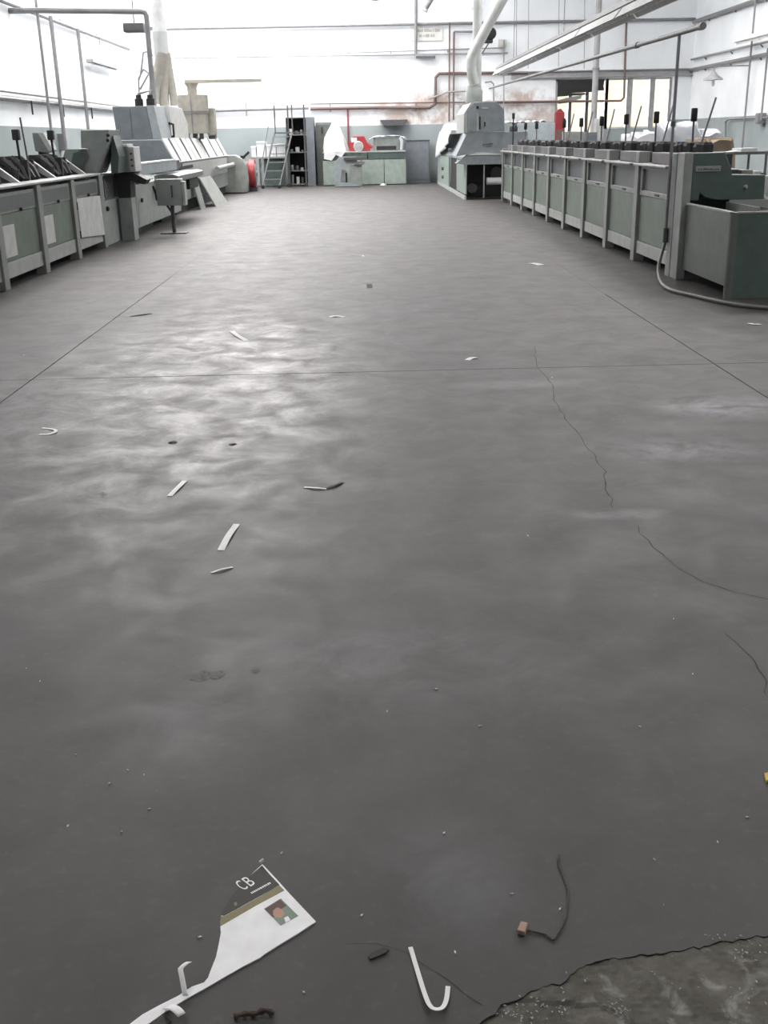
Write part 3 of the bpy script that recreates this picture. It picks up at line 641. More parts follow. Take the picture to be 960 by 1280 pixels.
wb = part(bd, 'white_cover', 'off_white', lambda b: b.prism([(1.56, YA+1.35), (2.22, YA+1.35), (2.16, YA+3.3), (1.56, YA+3.5)][0:0] or [(YA+1.35, 1.56), (YA+1.35, 2.24), (YA+3.1, 2.22), (YA+3.8, 1.9), (YA+3.8, 1.56)], 'x', -4.75, -4.16), bevel=.01)
part(wb, 'grab_handle', 'black', lambda b: b.tube([(-4.20, YA+1.34, 1.60), (-4.10, YA+1.28, 1.60), (-4.10, YA+1.28, 1.85), (-4.20, YA+1.34, 1.88)], .025, 8), smooth=True)
for k, (px, py) in enumerate(((173.5, 125), (188, 127))):
    q = AY(px, py, 24.2)
    part(bd, 'motor', 'black', lambda b: b.lathe((q.x, 24.2, 2.205), [(.09, 0), (.09, .16), (.06, .17), (.06, .24)], 12), smooth=True)
q1, q2 = AY(173, 117, 24.2), AY(190, 113, 24.2)
part(bd, 'link_pipe', 'pipe_light', lambda b: b.tube([(q1.x, 24.2, 2.45), q1, q2, (AY(188, 127, 24.2).x, 24.2, 2.45)], .035, 8), smooth=True)

# beige tank with T arm
tk = thing('dust_tank', 'beige cylindrical tank with a strap and overhead arm behind the binding machine', 'tank', (-4.55, 28.9, 0))
tc = AY(242, 140, 28.5); tz0, tz1 = AY(242, 167, 28.5).z, AY(242, 119, 28.5).z; tr_ = (AY(261, 140, 28.5).x-AY(223, 140, 28.5).x)/2
part(tk, 'vessel', 'beige', lambda b: b.lathe((tc.x, 28.5, tz0), [(tr_*.94, 0), (tr_*.94, (tz1-tz0)*.5), (tr_, (tz1-tz0)*.52), (tr_, tz1-tz0)], 28), smooth=True)
part(tk, 'strap', 'pipe_grey', lambda b: b.lathe((tc.x, 28.5, tz0+(tz1-tz0)*.55), [(tr_+.012, 0), (tr_+.012, .03)], 28))
part(tk, 'cable', 'pipe_grey', lambda b: b.tube([(tc.x, 28.5-tr_-.02, tz1+.02), (tc.x+.01, 28.5-tr_-.02, tz0)], .012, 6))
nz_ = AY(242, 104, 28.5).z
part(tk, 'neck', 'beige', lambda b: b.lathe((tc.x, 28.5, tz1), [(.12, 0), (.12, nz_-tz1-.1), (.18, nz_-tz1)], 16), smooth=True)
part(tk, 'arm', 'beige', lambda b: b.box(AY(231, 102, 28.5).x, AY(327, 103, 28.5).x, 28.44, 28.56, nz_, nz_+.08), bevel=.01)
part(tk, 'side_tank', 'beige', lambda b: b.box(AY(258, 140, 28.7).x, AY(268, 140, 28.7).x, 28.6, 29.0, 1.62, AY(258, 135, 28.7).z), bevel=.02)
part(tk, 'bracket', 'dark_steel', lambda b: (b.box(tc.x-.2, tc.x-.15, 28.4, 28.6, 1.535, tz0), b.box(tc.x-.05, tc.x+.05, 28.4, 28.6, 1.535, tz0), b.box(tc.x+.12, tc.x+.2, 28.4, 28.6, 1.535, tz0), b.box(AY(258, 140, 28.7).x+.02, AY(268, 140, 28.7).x-.02, 28.65, 28.95, 1.535, 1.62)))

# extraction duct with two fabric hoses
ed = thing('extraction_duct', 'white vertical extraction duct splitting into beige fabric hoses above the binding machine', 'duct', (-4.4, 26.4, 2.2))
e0 = AY(201, -5, 26.4); e1 = AY(202, 68, 26.4)
part(ed, 'pipe', 'duct_white', lambda b: b.tube([(e1.x, 26.4, ZC), (e1.x, 26.4, e1.z)], .16, 20), smooth=True)
part(ed, 'sleeve', 'white_sheet', lambda b: b.tube([(e1.x, 26.4, AY(202, 40, 26.4).z), (e1.x, 26.4, e1.z-.05)], .175, 20), smooth=True)
for k, (pp, r_) in enumerate(([[(203, 66), (199, 90), (194, 110), (193.5, 130)], .145], [[(206, 66), (206, 92), (205, 115), (206, 133.5)], .115], [[(208, 66), (212, 92), (216, 115), (218, 132)], .09])):
    part(ed, 'hose', 'cloth_beige', lambda b: b.tube(smoothpts([AY(x, y, 26.35+.05*k) for x, y in pp], 4), r_, 14), smooth=True)

# pedestal, leaning plates, wheel machine
pd = thing('control_pedestal', 'grey control cabinet on a thin post standing in the aisle', 'pedestal', (-3.24, 18.75, 0))
part(pd, 'cabinet', 'tower_green', lambda b: b.box(-3.47, -3.04, 18.62, 18.85, .47, .90), bevel=.01)
part(pd, 'door_edge', 'light_grey', lambda b: b.box(-3.035, -2.99, 18.62, 18.85, .47, .86), bevel=.006)
part(pd, 'latch', 'dark_steel', lambda b: b.box(-3.22, -3.19, 18.605, 18.62, .60, .80))
part(pd, 'post', 'dark_steel', lambda b: (b.tube([(-3.24, 18.74, .02), (-3.24, 18.74, .47)], .035, 10), b.tube([(-3.33, 18.74, .47), (-3.26, 18.74, .36)], .02, 8)), smooth=True)
part(pd, 'base', 'dark_steel', lambda b: b.prism([(-3.46, 18.62), (-3.02, 18.62), (-3.02, 18.88), (-3.46, 18.88)], 'z', 0, .02), bevel=.004)
one('metal_plate', 'narrow grey steel plate leaning against the binding machine', 'plate', 'grey_green', lambda b: b.add([(-3.74, 25.3, 0), (-3.72, 25.9, 0), (-3.86, 25.9, .62), (-3.88, 25.3, .62), (-3.71, 25.3, 0), (-3.69, 25.9, 0), (-3.83, 25.9, .62), (-3.85, 25.3, .62)], [(0,1,2,3),(4,5,6,7),(0,1,5,4),(1,2,6,5),(2,3,7,6),(3,0,4,7)]), 'plates leaning on the binder')
one('metal_plate', 'wide grey steel plate leaning against the binding machine', 'plate', 'frame_grey', lambda b: b.add([(-3.52, 26.3, 0), (-3.45, 28.0, 0), (-3.84, 28.0, .66), (-3.87, 26.3, .66), (-3.49, 26.3, 0), (-3.42, 28.0, 0), (-3.81, 28.0, .66), (-3.84, 26.3, .66)], [(0,1,2,3),(4,5,6,7),(0,1,5,4),(1,2,6,5),(2,3,7,6),(3,0,4,7)]), 'plates leaning on the binder')
wm = thing('trimmer', 'grey end machine with rounded casing and large red wheel guard', 'machine', (-3.6, 33.4, 0))
part(wm, 'casing', 'frame_grey', lambda b: b.prism([(-4.3, .02), (-3.42, .02), (-3.38, .35), (-3.40, .80), (-3.50, .98), (-3.70, 1.08), (-4.3, 1.08)], 'y', 32.7, 33.3), bevel=.02)
part(wm, 'body', 'grey_green', lambda b: b.box(-4.3, -3.45, 33.32, 34.6, 0, .85), bevel=.02)
part(wm, 'roller', 'steel_top', lambda b: b.tube([(-3.76, 27.0+2, .80), (-3.76, 32.68, .82)], .06, 12), smooth=True)
part(wm, 'wheel_guard', 'red', lambda b: b.lathe((-3.44, 34.0, .52), [(.40, 0), (.42, .04), (.42, .16), (.40, .20)], 28, axis='x'), smooth=True)
part(wm, 'wheel_hub', 'grey_green', lambda b: b.lathe((-3.235, 34.0, .52), [(.30, 0), (.30, .02), (.08, .03), (.08, .06)], 24, axis='x'), smooth=True)
part(wm, 'lever', 'black', lambda b: (b.tube([(-3.5, 33.0, 1.0), (-3.30, 33.0, 1.16)], .035, 8), b.box(-3.56, -3.44, 32.9, 33.1, .97, 1.06)))
part(wm, 'foot', 'dark_steel', lambda b: b.box(-3.45, -3.2, 33.9, 34.1, 0, .12))

# ------------------------------------------------------------------ far wall furniture
def bxp(b, x0, y0, x1, y1, Y, dep):
    a, c = AY(x0, y1, Y), AY(x1, y0, Y); b.box(a.x, c.x, Y, Y+dep, max(0, a.z), c.z)
ld = thing('platform_ladder', 'dark steel platform ladder on castors in front of the shelves', 'ladder', (-2.5, 35.9, 0))
lf, rf_ = -3.16, -2.62; tl, tr2 = -2.77, -2.20; YL = 35.4
for a, t_ in ((lf, tl), (rf_, tr2)): part(ld, 'stringer', 'dark_steel', lambda b: b.tube([(a, YL, .10), (t_, YL+.9, 1.70)], .03, 8))
for i in range(6):
    k = (i+.7)/6.2; xx0, xx1 = lf+(tl-lf)*k, rf_+(tr2-rf_)*k
    part(ld, 'step', 'steel', lambda b: b.box(xx0+.02, xx1-.02, YL+.9*k-.08, YL+.9*k+.08, .10+1.6*k-.015, .10+1.6*k+.015))
part(ld, 'platform', 'dark_steel', lambda b: b.box(-2.78, -1.76, YL+.88, YL+1.35, 1.67, 1.71))
for x, y in ((-2.74, YL+.9), (-2.18, YL+.9), (-1.79, YL+.9), (-2.34, YL+1.34)): part(ld, 'upright', 'dark_steel', lambda b: b.tube([(x, y, 1.7), (x, y, 2.50), (x, y, 2.53)], [.022, .022, .04], 8))
for x, y in ((-1.80, YL+.9), (-2.36, YL+.9), (-2.36, YL+1.34)): part(ld, 'leg', 'dark_steel', lambda b: b.tube([(x, y, .1), (x, y, 1.68)], .028, 8))
part(ld, 'handrail', 'dark_steel', lambda b: (b.tube([(lf-.05, YL, .55), (lf+.12, YL+.3, 1.35), (-2.93, YL+.6, 1.9)], .014, 6)))
for x, y in ((lf, YL), (rf_, YL), (-1.80, YL+.9), (-2.36, YL+.9)): part(ld, 'castor', 'black', lambda b: b.lathe((x, y-.03, .06), [(.05, 0), (.06, .01), (.06, .05), (.05, .06)], 12, axis='y'))
sh = thing('shelving_unit', 'dark open shelving unit with grey side holding small parts', 'shelf', (-2.0, 37.3, 0))
s0, s1 = AY(358, 150, 37.0).x, AY(382, 150, 37.0).x; sz = AY(370, 148, 37.0).z
part(sh, 'side', 'blue_grey', lambda b: b.box(s1, AY(392, 150, 37.0).x, 36.95, 37.85, 0, sz+.03), bevel=.005)
part(sh, 'side', 'dark_steel', lambda b: b.box(s0-.03, s0, 36.95, 37.85, 0, sz))
part(sh, 'back', 'black', lambda b: b.box(s0, s1, 37.80, 37.84, 0, sz))
part(sh, 'top', 'dark_steel', lambda b: b.box(s0-.03, s1, 36.95, 37.85, sz, sz+.03))
SZ = [AY(370, y, 37.0).z for y in (230, 213, 190, 168)]
for z in SZ: part(sh, 'shelf', 'steel', lambda b: b.box(s0, s1, 36.97, 37.8, z-.03, z))
rnd = random.Random(11)
for i, z in enumerate(SZ):
    x = s0+.05; pal = ['steel_top', 'dark_steel', 'off_white', 'steel']; rnd.shuffle(pal)
    while x < s1-.14 and pal:
        ww = rnd.uniform(.08, .15); h = rnd.uniform(.05, .2 if i else .34)
        col_ = pal.pop()
        one('parts_tin', '%s tin on the %s shelf up of the dark shelving unit' % ({'steel_top': 'pale metal', 'dark_steel': 'dark metal', 'off_white': 'off-white', 'steel': 'dull grey'}[col_], ORD[i]), 'tin', col_, lambda b: b.lathe((x+ww/2, 37.15+rnd.uniform(0, .15), z), [(ww*.48, 0), (ww*.48, h*.9), (ww*.44, h)], 12), 'tins on the shelving unit', smooth=True)
        x += ww+rnd.uniform(.02, .08)
# dark cabinet beside the shelves
dc = thing('tall_cabinet', 'dark grey green tall locker between the shelves and the covered bench', 'cabinet', (-1.25, 37.6, 0))
c0, c1 = AY(393, 150, 37.3).x, AY(408, 150, 37.3).x
part(dc, 'body', 'blue_grey', lambda b: b.box(c0+.03, c1+.15, 37.32, 37.85, 0, AY(400, 153, 37.3).z), bevel=.008)
part(dc, 'door', 'trough_green', lambda b: b.box(c0+.05, c1+.13, 37.30, 37.32, .06, AY(400, 156, 37.3).z), bevel=.004)
part(dc, 'handle', 'black', lambda b: b.box(c0+.22, c0+.26, 37.27, 37.30, 1.65, 1.85))
# table with white boxes behind the ladder
tb = thing('side_table', 'greenish side table under white boxes behind the ladder', 'table', (-3.3, 37.2, 0))
t0, t1 = AY(314, 200, 36.8).x, AY(357, 200, 36.8).x; tzz = AY(330, 196, 36.8).z
part(tb, 'top', 'frame_grey', lambda b: b.box(t0, t1, 36.8, 37.6, tzz-.06, tzz), bevel=.006)
for x in (t0+.05, t0+.28, t1-.05): part(tb, 'leg', 'dark_steel', lambda b: (b.box(x-.03, x+.03, 36.84, 36.9, 0, tzz-.06)))
part(tb, 'cupboard', 'dark_green', lambda b: b.box(t0+.4, t1-.1, 36.95, 37.55, .05, tzz-.065))
for k, (a, c, d) in enumerate(((314, 320, 183), (321, 332, 177), (333, 345, 181), (346, 357, 180))):
    bx0, bx1 = AY(a, 190, 36.85).x, AY(c, 190, 36.85).x; bz = AY(a, d, 36.85).z
    tp = one('carton', ['small low white carton', 'tallest white carton', 'middle white carton', 'plain white carton'][k]+' on the side table behind the ladder', 'carton', 'white_sheet', lambda b: (b.box(bx0, bx1, 36.87, 37.4, tzz, bz), b.box(bx0-.01, bx1+.01, 36.86, 37.41, bz-.06, bz+.006)), 'white cartons behind the ladder', bevel=.006)

# green bench
bn = thing('workbench', 'long pale green cupboard bench with dark recess along its top', 'workbench', (.1, 36.9, 0))
BX0, BX1, BY = -1.24, 1.50, 36.5
for i, (a, c) in enumerate(((BX0, -.62), (-.60, .02), (.04, .77), (.79, BX1))): part(bn, 'door', 'pale_green', lambda b: b.box(a, c, BY, BY+.03, .03, .80), bevel=.006)
part(bn, 'carcass', 'dark_green', lambda b: (b.box(BX0+.02, BX1-.02, BY+.04, BY+.75, .0, .80), b.box(BX0+.02, BX1-.02, BY+.12, BY+.75, .80, 1.02)))
part(bn, 'drawer_front', 'dark_green', lambda b: b.box(.25, BX1-.03, BY+.02, BY+.10, .82, 1.03), bevel=.004)
part(bn, 'drawer_front', 'dark_green', lambda b: b.box(BX0+.02, .23, BY+.02, BY+.10, .82, 1.03), bevel=.004)
part(bn, 'worktop', 'steel_top', lambda b: b.box(BX0, BX1, BY, BY+.78, 1.035, 1.075), bevel=.006)
def clothprof(z, r): return [(r*1.0, 0), (r*.98, z*.12), (r*.80, z*.45), (r*.50, z*.72), (r*.18, z*.92), (r*.05, z)]
one('cloth_cover', 'white cloth draped to a peak over equipment on the green bench', 'cloth', 'white_sheet', lambda b: [b.lathe((AY(419, 190, 36.8).x, 36.85, 1.076-.0), clothprof(AY(416, 150, 36.8).z-1.08, .40), 30, .20, 4)], smooth=True)
part(bpy.data.objects['cloth_cover'], 'hem', 'white_sheet', lambda b: b.prism([(-1.20, .86), (-.95, .80), (-.80, .98), (-.62, .90), (-.48, 1.08), (-1.18, 1.08)], 'y', 36.46, 36.49))
rm = thing('red_machine', 'red bench machine with a round white dial on the green bench', 'bench machine', (-.15, 36.8, 1.076))
ra, rb = AY(437, 190, 36.7), AY(459, 170, 36.7)
part(rm, 'body', 'red', lambda b: b.prism([(ra.x, 1.076), (ra.x, rb.z-.2), (ra.x+.12, rb.z), (rb.x-.1, rb.z), (rb.x, rb.z-.2), (rb.x+.1, 1.2), (rb.x+.1, 1.076)], 'y', 36.7, 37.1), bevel=.02)
wc = AY(448, 183, 36.66)
part(rm, 'dial', 'steel_top', lambda b: b.lathe((wc.x, 36.69, wc.z), [(.17, 0), (.17, -.02), (.15, -.04), (.05, -.045), (.05, -.07)], 24, axis='y'), smooth=True)
part(rm, 'sticker', 'white_sheet', lambda b: bxp(b, 439, 172, 446, 178, 36.688, .01))
part(rm, 'lever', 'red', lambda b: b.tube([(rb.x, 36.8, 1.3), (rb.x+.16, 36.75, 1.18)], .05, 8), smooth=True)
tl_ = thing('plate_cutter', 'grey bench unit topped with crumpled white plastic beside the red machine', 'bench unit', (1.0, 36.9, 1.076))
ka, kb = AY(467, 186, 36.8), AY(497, 171, 36.8)
part(tl_, 'case', 'grey_green', lambda b: b.box(ka.x, kb.x, 36.8, 37.2, 1.076, kb.z-.02), bevel=.012)
part(tl_, 'slot', 'black', lambda b: b.box(ka.x+.1, kb.x-.05, 36.78, 36.8, 1.10, 1.22))
part(tl_, 'plastic', 'plastic_wrap', lambda b: b.grid(lambda u, v: (ka.x-.15+(kb.x-ka.x+.45)*u, 36.72+.5*v, kb.z+.05*noise.noise(Vector((u*7, v*4, 2)))-.10*abs(2*u-1)**4+.03), 24, 10), smooth=True, thick=.008)
part(tl_, 'tail', 'plastic_wrap', lambda b: b.tube([(kb.x+.08, 36.8, kb.z-.02), (kb.x+.14, 36.76, kb.z-.15), (kb.x+.12, 36.78, 1.10)], [.06, .05, .05], 8), smooth=True)
one('red_standpipe', 'thin red vertical pipe on the wall above the red machine', 'pipe', 'red_pipe', lambda b: b.tube([(AY(435, 150, 37.93).x, 37.93, 1.08), (AY(435, 150, 37.93).x, 37.93, 2.46)], .03, 8), smooth=True)
cs = thing('stitching_machine', 'grey cast C-shaped stitching machine with work table before the green bench', 'machine', (-.45, 35.6, 0))
YS = 35.5
cP = lambda x, y: (AY(x, y, YS).x, max(0.0, AY(x, y, YS).z))
part(cs, 'frame', 'hood_grey', lambda b: b.prism([cP(419, 234.5), cP(418, 212), cP(420, 201), cP(424, 196), cP(446, 196), cP(447, 203), cP(432, 208), cP(427, 213), cP(426, 228), cP(436, 229), cP(452, 233), cP(452, 235)], 'y', YS, YS+.22), bevel=.02)
part(cs, 'table', 'dark_steel', lambda b: bxp(b, 430, 196, 458, 200, YS-.12, .5))
part(cs, 'table_edge', 'steel', lambda b: bxp(b, 443, 202, 456, 206, YS-.05, .3))
part(cs, 'column', 'grey_green', lambda b: bxp(b, 438, 206, 452, 232, YS+.03, .2))
part(cs, 'door', 'steel', lambda b: bxp(b, 426.5, 213, 433, 229, YS+.02, .1))
part(cs, 'pedal', 'black', lambda b: (bxp(b, 432, 216, 434, 228, YS+.0, .03), bxp(b, 420, 233, 450, 235.5, YS-.1, .1)))
one('waste_lump', 'small grey rag lump on the floor by the green bench', 'rag', 'steel_top', lambda b: b.lathe((G(479, 231).x, 36.2, 0), [(.10, 0), (.09, .03), (.05, .06)], 12, .5, 3), smooth=True)
gc = thing('dado_panel', 'plain grey box standing in for the darker dado right of the green bench', 'cabinet', (2.0, 37.6, 0))  # flat box stands in for a darker stretch of grey dado
g0, g1 = AY(508, 200, 37.4).x, AY(537, 200, 37.4).x; gz = AY(520, 175, 37.4).z
part(gc, 'body', 'blue_grey', lambda b: b.box(g0, g1, 37.42, 37.9, 0, gz-.03), bevel=.006)
part(gc, 'top', 'dark_steel', lambda b: b.box(g0-.01, g1+.01, 37.40, 37.9, gz-.03, gz))
part(gc, 'panel', 'blue_grey', lambda b: b.box(g0+.03, g1-.03, 37.405, 37.42, .12, gz-.06), bevel=.004)
one('wall_shelf', 'small dark wall shelf bracket above the green bench', 'shelf', 'dark_steel', lambda b: b.prism([(AY(475, 150, 37.6).x, AY(475, 150, 37.6).z), (AY(510, 150, 37.6).x, AY(475, 150, 37.6).z), (AY(506, 157, 37.6).x, AY(490, 157, 37.6).z), (AY(480, 157, 37.6).x, AY(490, 157, 37.6).z)], 'y', 37.55, 38.0))

# ------------------------------------------------------------------ behind the gathering line (right)
def cabinet(name, label, x0, y0, x1, y1, Y, dep, m, panel='frame_grey', group=None):
    a, c = AY(x0, y1, Y), AY(x1, y0, Y)
    t = thing(name, label, 'cabinet', ((a.x+c.x)/2, Y+dep/2, 0), group)
    part(t, 'body', m, lambda b: b.box(a.x, c.x, Y, Y+dep, 0, c.z), bevel=.01)
    part(t, 'door', m, lambda b: b.box(a.x+.03, c.x-.03, Y-.015, Y, .1, c.z-.05), bevel=.004)
    part(t, 'latch', 'dark_steel', lambda b: b.box(c.x-.12, c.x-.09, Y-.04, Y-.015, c.z*.6, c.z*.6+.15))
    return t, a, c
ct, a, c = cabinet('machine_cabinet', 'long blue grey machine cabinet topped with white sheets behind the gathering line', 645, 153, 694, 190, 33.0, .8, 'blue_grey_light')
one('sheet_pile', 'rumpled white sheets on the long blue grey machine cabinet', 'sheets', 'white_sheet', lambda b: b.grid(lambda u, v: (a.x-.3+(c.x-a.x)*u*1.05, 33.02+.7*v, c.z+.015+.10*abs(noise.noise(Vector((u*6, v*3, 5))))), 30, 8), smooth=True, thick=.012)
cabinet('switch_cabinet', 'pale grey switch cabinet standing left of the dark doorway posts', 706, 164, 731, 195, 29.0, .5, 'frame_grey', group='grey switch cabinets')
cabinet('switch_cabinet', 'blue grey switch cabinet between the dark doorway posts', 731, 165, 747, 195, 28.0, .5, 'blue_grey', group='grey switch cabinets')
cabinet('switch_cabinet', 'narrow tall light grey switch cabinet next to the right dark post', 744, 148, 755, 195, 30.0, .4, 'light_grey', group='grey switch cabinets')
rc = thing('hose_cabinet', 'red upright fire hose cabinet by the doorway', 'fire cabinet', (7.0, 37.4, 0))
a, c = AY(694, 174, 37.4), AY(706, 140, 37.4)
part(rc, 'body', 'red', lambda b: b.box(a.x, c.x, 37.4, 37.7, 1.25, c.z), bevel=.02)
part(rc, 'lid', 'red', lambda b: b.prism([(a.x+.03, c.z), (c.x-.03, c.z), ((a.x+c.x)/2+.03, c.z+.1), ((a.x+c.x)/2-.03, c.z+.1)], 'y', 37.42, 37.68))
part(rc, 'lower_door', 'pipe_brown', lambda b: b.box(a.x+.02, c.x-.02, 37.385, 37.4, 1.28, 1.62), bevel=.006)
part(rc, 'handle', 'black', lambda b: b.box(c.x-.05, c.x+.02, 37.36, 37.4, 1.75, 1.98))
part(rc, 'stand', 'dark_steel', lambda b: b.box(a.x+.05, c.x-.05, 37.45, 37.65, 0, 1.25))
gp = thing('roof_post', 'thick grey vertical roof post rising in front of the dark shutter', 'post', (8.0, 36.2, 0))
pa = AY(742, 150, 36.2)
part(gp, 'shaft', 'pipe_light', lambda b: b.tube([(pa.x, 36.2, 0), (pa.x, 36.2, ZC)], .095, 14), smooth=True)
part(gp, 'collar', 'pipe_grey', lambda b: b.lathe((pa.x, 36.2, 3.38), [(.12, 0), (.12, .08)], 14))
one('pressure_gauge', 'dark meter head on a stem behind the hooded machine', 'meter', 'black', lambda b: (b.lathe((AY(632, 160, 31).x+.22, 31, 0), [(.10, 0), (.10, .03), (.025, .04), (.025, 1.5), (.11, 1.52), (.12, 1.66), (.10, 1.72)], 12)), smooth=True)
one('signal_rod', 'tall thin black signal rod rising at the far end of the gathering line', 'rod', 'black', lambda b: b.lathe((AY(640, 160, 26.6).x+.03, 26.6, 0), [(.08, 0), (.08, .02), (.016, .03), (.016, 1.72), (.04, 1.74), (.016, 1.78), (.016, 1.84), (.035, 1.86), (.035, 1.98)], 10), smooth=True)

# pallets of plastic wrapped stacks
def wrapped(name, label, x0, y0, x1, Y, dep, m, seed, amp=.18, peak=0.0):
    a, c = AY(x0, y0, Y), AY(x1, y0, Y); h = a.z
    t = thing(name, label, 'pallet load', ((a.x+c.x)/2, Y+dep/2, 0), 'wrapped pallets behind the line')
    part(t, 'pallet', 'cardboard', lambda b: [b.box(a.x, c.x, Y+i*dep/4, Y+i*dep/4+.1, .0, .12) for i in range(4)]+[b.box(a.x+.02, c.x-.02, Y, Y+dep, .12, .14)])
    def fn(u, v):
        th = 2*math.pi*u; ex = .35
        cx_, sy_ = math.cos(th), math.sin(th)
        rx = math.copysign(abs(cx_)**ex, cx_); ry = math.copysign(abs(sy_)**ex, sy_)
        k = min(1, (1-v)*6) if v > .8 else 1.0
        k = k**.5
        z = .145+(h-.145)*min(1, v/.82)
        p = Vector((cx_*2+seed, sy_*2, z*2.2)); k2 = 1+amp*noise.noise(p)*.8
        z += amp*noise.noise(p*1.7)*(1 if v > .1 else 0)+peak*max(0, v-.8)*5*max(0, noise.noise(Vector((cx_*1.3*k+seed, sy_*1.3*k, 3))))
        return ((a.x+c.x)/2+rx*k*k2*(c.x-a.x)/2, Y+dep/2+ry*k*k2*dep/2, max(.142, z))
    part(t, 'wrap', m, lambda b: b.grid(fn, 48, 26), smooth=True)
wrapped('pallet_load', 'low pallet load under bright white sheet behind the gathering line', 789, 168, 836, 26, 1.3, 'white_sheet', 1, .12)
wrapped('pallet_load', 'tall pallet load wrapped in shiny crumpled plastic behind the gathering line', 836, 160, 876, 23, 1.2, 'plastic_wrap', 6, .16, .15)
wrapped('pallet_load', 'pallet load under loose plastic film nearest the right wall', 868, 164, 905, 25, 1.2, 'plastic_wrap', 9, .16, .05)
wrapped('pallet_load', 'pallet of brown cardboard sheets beside the wheeled paper cart', 876, 179, 922, 19.5, 1.0, 'cardboard', 13, .2)
# paper cart
cx0, cx1, CY = AY(903, 215, 15.5).x, AY(956, 215, 15.5).x, 15.5
ctz0, ctz1 = AY(930, 214, CY).z, AY(930, 190, CY).z
ca = thing('paper_cart', 'grey tubular wheeled cart with papers on its shelves by the drive head', 'cart', ((cx0+cx1)/2, CY+.4, 0))
for x in (cx0, cx1):
    for y in (CY, CY+.7): part(ca, 'upright', 'steel', lambda b: b.tube([(x, y, .08), (x, y, ctz1)], .02, 8), smooth=True)
for z in (ctz0-.03, ctz1, .3): part(ca, 'shelf', 'steel', lambda b: (b.box(cx0, cx1, CY, CY+.7, z-.02, z), b.box(cx0-.02, cx1+.02, CY-.02, CY, z-.035, z+.005)), bevel=.004)
part(ca, 'back_panel', 'window_grey', lambda b: b.box(cx0+.02, cx1-.25, CY+.68, CY+.70, ctz0, ctz1-.03))
for x in (cx0, cx1):
    for y in (CY, CY+.7): part(ca, 'castor', 'black', lambda b: b.lathe((x-.02, y, .045), [(.04, 0), (.045, .01), (.045, .03), (.04, .04)], 12, axis='x'))
one('paper_stack', 'stack of white paper on top of the wheeled cart', 'paper', 'paper', lambda b: [b.box(AY(930, 188, CY).x+random.uniform(-.01, .01), AY(950, 188, CY).x+random.uniform(-.01, .01), CY+.1, CY+.5, ctz1+.001+i*.008, ctz1+.008+i*.008) for i in range(6)])
one('paper_sheet', 'single white sheet curling over the left end of the cart', 'paper', 'paper', lambda b: b.grid(lambda u, v: (AY(897, 195, CY).x+.32*u, CY+.05+.35*v, ctz1+.012-.15*(1-u)**2.2+.01*math.sin(v*4)), 14, 6), smooth=True, thick=.004)
one('paper_stack', 'thin spread of white papers on the middle shelf of the cart', 'paper', 'paper', lambda b: [b.box(cx0+.03+i*.1, cx0+.28+i*.1, CY+.05+.03*i, CY+.35+.03*i, ctz0-.029+.004*i, ctz0-.026+.004*i) for i in range(4)])
for k, (xx, zt) in enumerate(((945, 214), (956, 220))):
    q = AY(xx, zt, 12.9)
    one('white_board', ['white board standing on edge between cart and drive head', 'second white board standing on edge beyond the first'][k], 'board', 'off_white', lambda b: b.prism([(q.x-.05, 0), (q.x+.02, 0), (q.x+.06, q.z), (q.x-.01, q.z)], 'y', 12.9, 13.3), bevel=.004)
one('black_hose', 'thick black hose looping behind the green trough', 'hose', 'rubber', lambda b: b.tube(smoothpts([AY(942, 246, 12.6), AY(950, 243, 12.4), AY(957, 250, 12.2), AY(963, 262, 12.0), Vector((4.55, 11.9, .3)), Vector((4.6, 11.9, .04))]), .035, 10), smooth=True)

# ------------------------------------------------------------------ wall services
def pipe(label, m, pts, r=.03, clips=(), name='wall_pipe', cat='pipe', cm='pipe_grey'):
    pts = [Vector(p) for p in pts]
    c = pts[0]; t = thing(name, label, cat, tuple(c))
    part(t, 'run', m, lambda b: b.tube(pts, r, 8), smooth=True)
    for p, d in clips: part(t, 'clip', cm, lambda b: b.tube([p, Vector(p)+Vector(d)], .02, 6))
    return t
Yp = YB-.09
zb = AY(640, 28, Yp).z
pipe('high grey pipe running the whole width of the far wall', 'pipe_grey', [(XL+.1, Yp, zb), (XR-.05, Yp, zb)], .045, [((x, Yp, zb), (0, .09, 0)) for x in (-6, -2, 2, 6, 10)])
zc = AY(300, 71, Yp).z
pipe('thin pale pipe with clips across the far wall below the high pipe', 'pipe_light', [(-6.3, Yp, zc), (5.0, Yp, AY(600, 67, Yp).z)], .025, [((x, Yp, zc), (0, 0, .1)) for x in (-4.2, -2.4, -.6, 1.1, 3)])
pipe('upper thin pipe of the pair beside the sign board', 'pipe_light', [(-.4, Yp, AY(440, 66, Yp).z), (4.9, Yp, AY(610, 60, Yp).z)], .022)
zr = AY(300, 138, Yp).z
pipe('dark pipe low on the left half of the far wall', 'pipe_grey', [(AY(245, 138, Yp).x, Yp, zr), (AY(386, 135, Yp).x, Yp, AY(386, 135, Yp).z)], .045, [((AY(x, 138, Yp).x, Yp, zr-.18), (0, 0, .4)) for x in (308, )])
pipe('reddish brown pipe above the bench stepping over the far wall junction', 'pipe_brown', [AY(x, y, Yp) for x, y in ((388, 136), (470, 134.5), (537, 134.5), (544, 130), (544.5, 97), (549, 92), (600, 91.5), (660, 91))], .05, [(AY(x, 140, Yp), (0, 0, .28)) for x in (413, 520)])
pipe('thin red brown pipe just above the brown pipe over the bench', 'pipe_brown', [AY(388, 130, Yp), AY(560, 128, Yp), AY(690, 127, Yp)], .02)
pipe('brown pipe dipping below the beam towards the doorway', 'pipe_brown', [AY(x, y, Yp-.04) for x, y in ((606, 128), (690, 127), (776, 126), (780, 122), (783, 30), (783, 20))], .038)
zbm = AY(740, 92, Yp).z
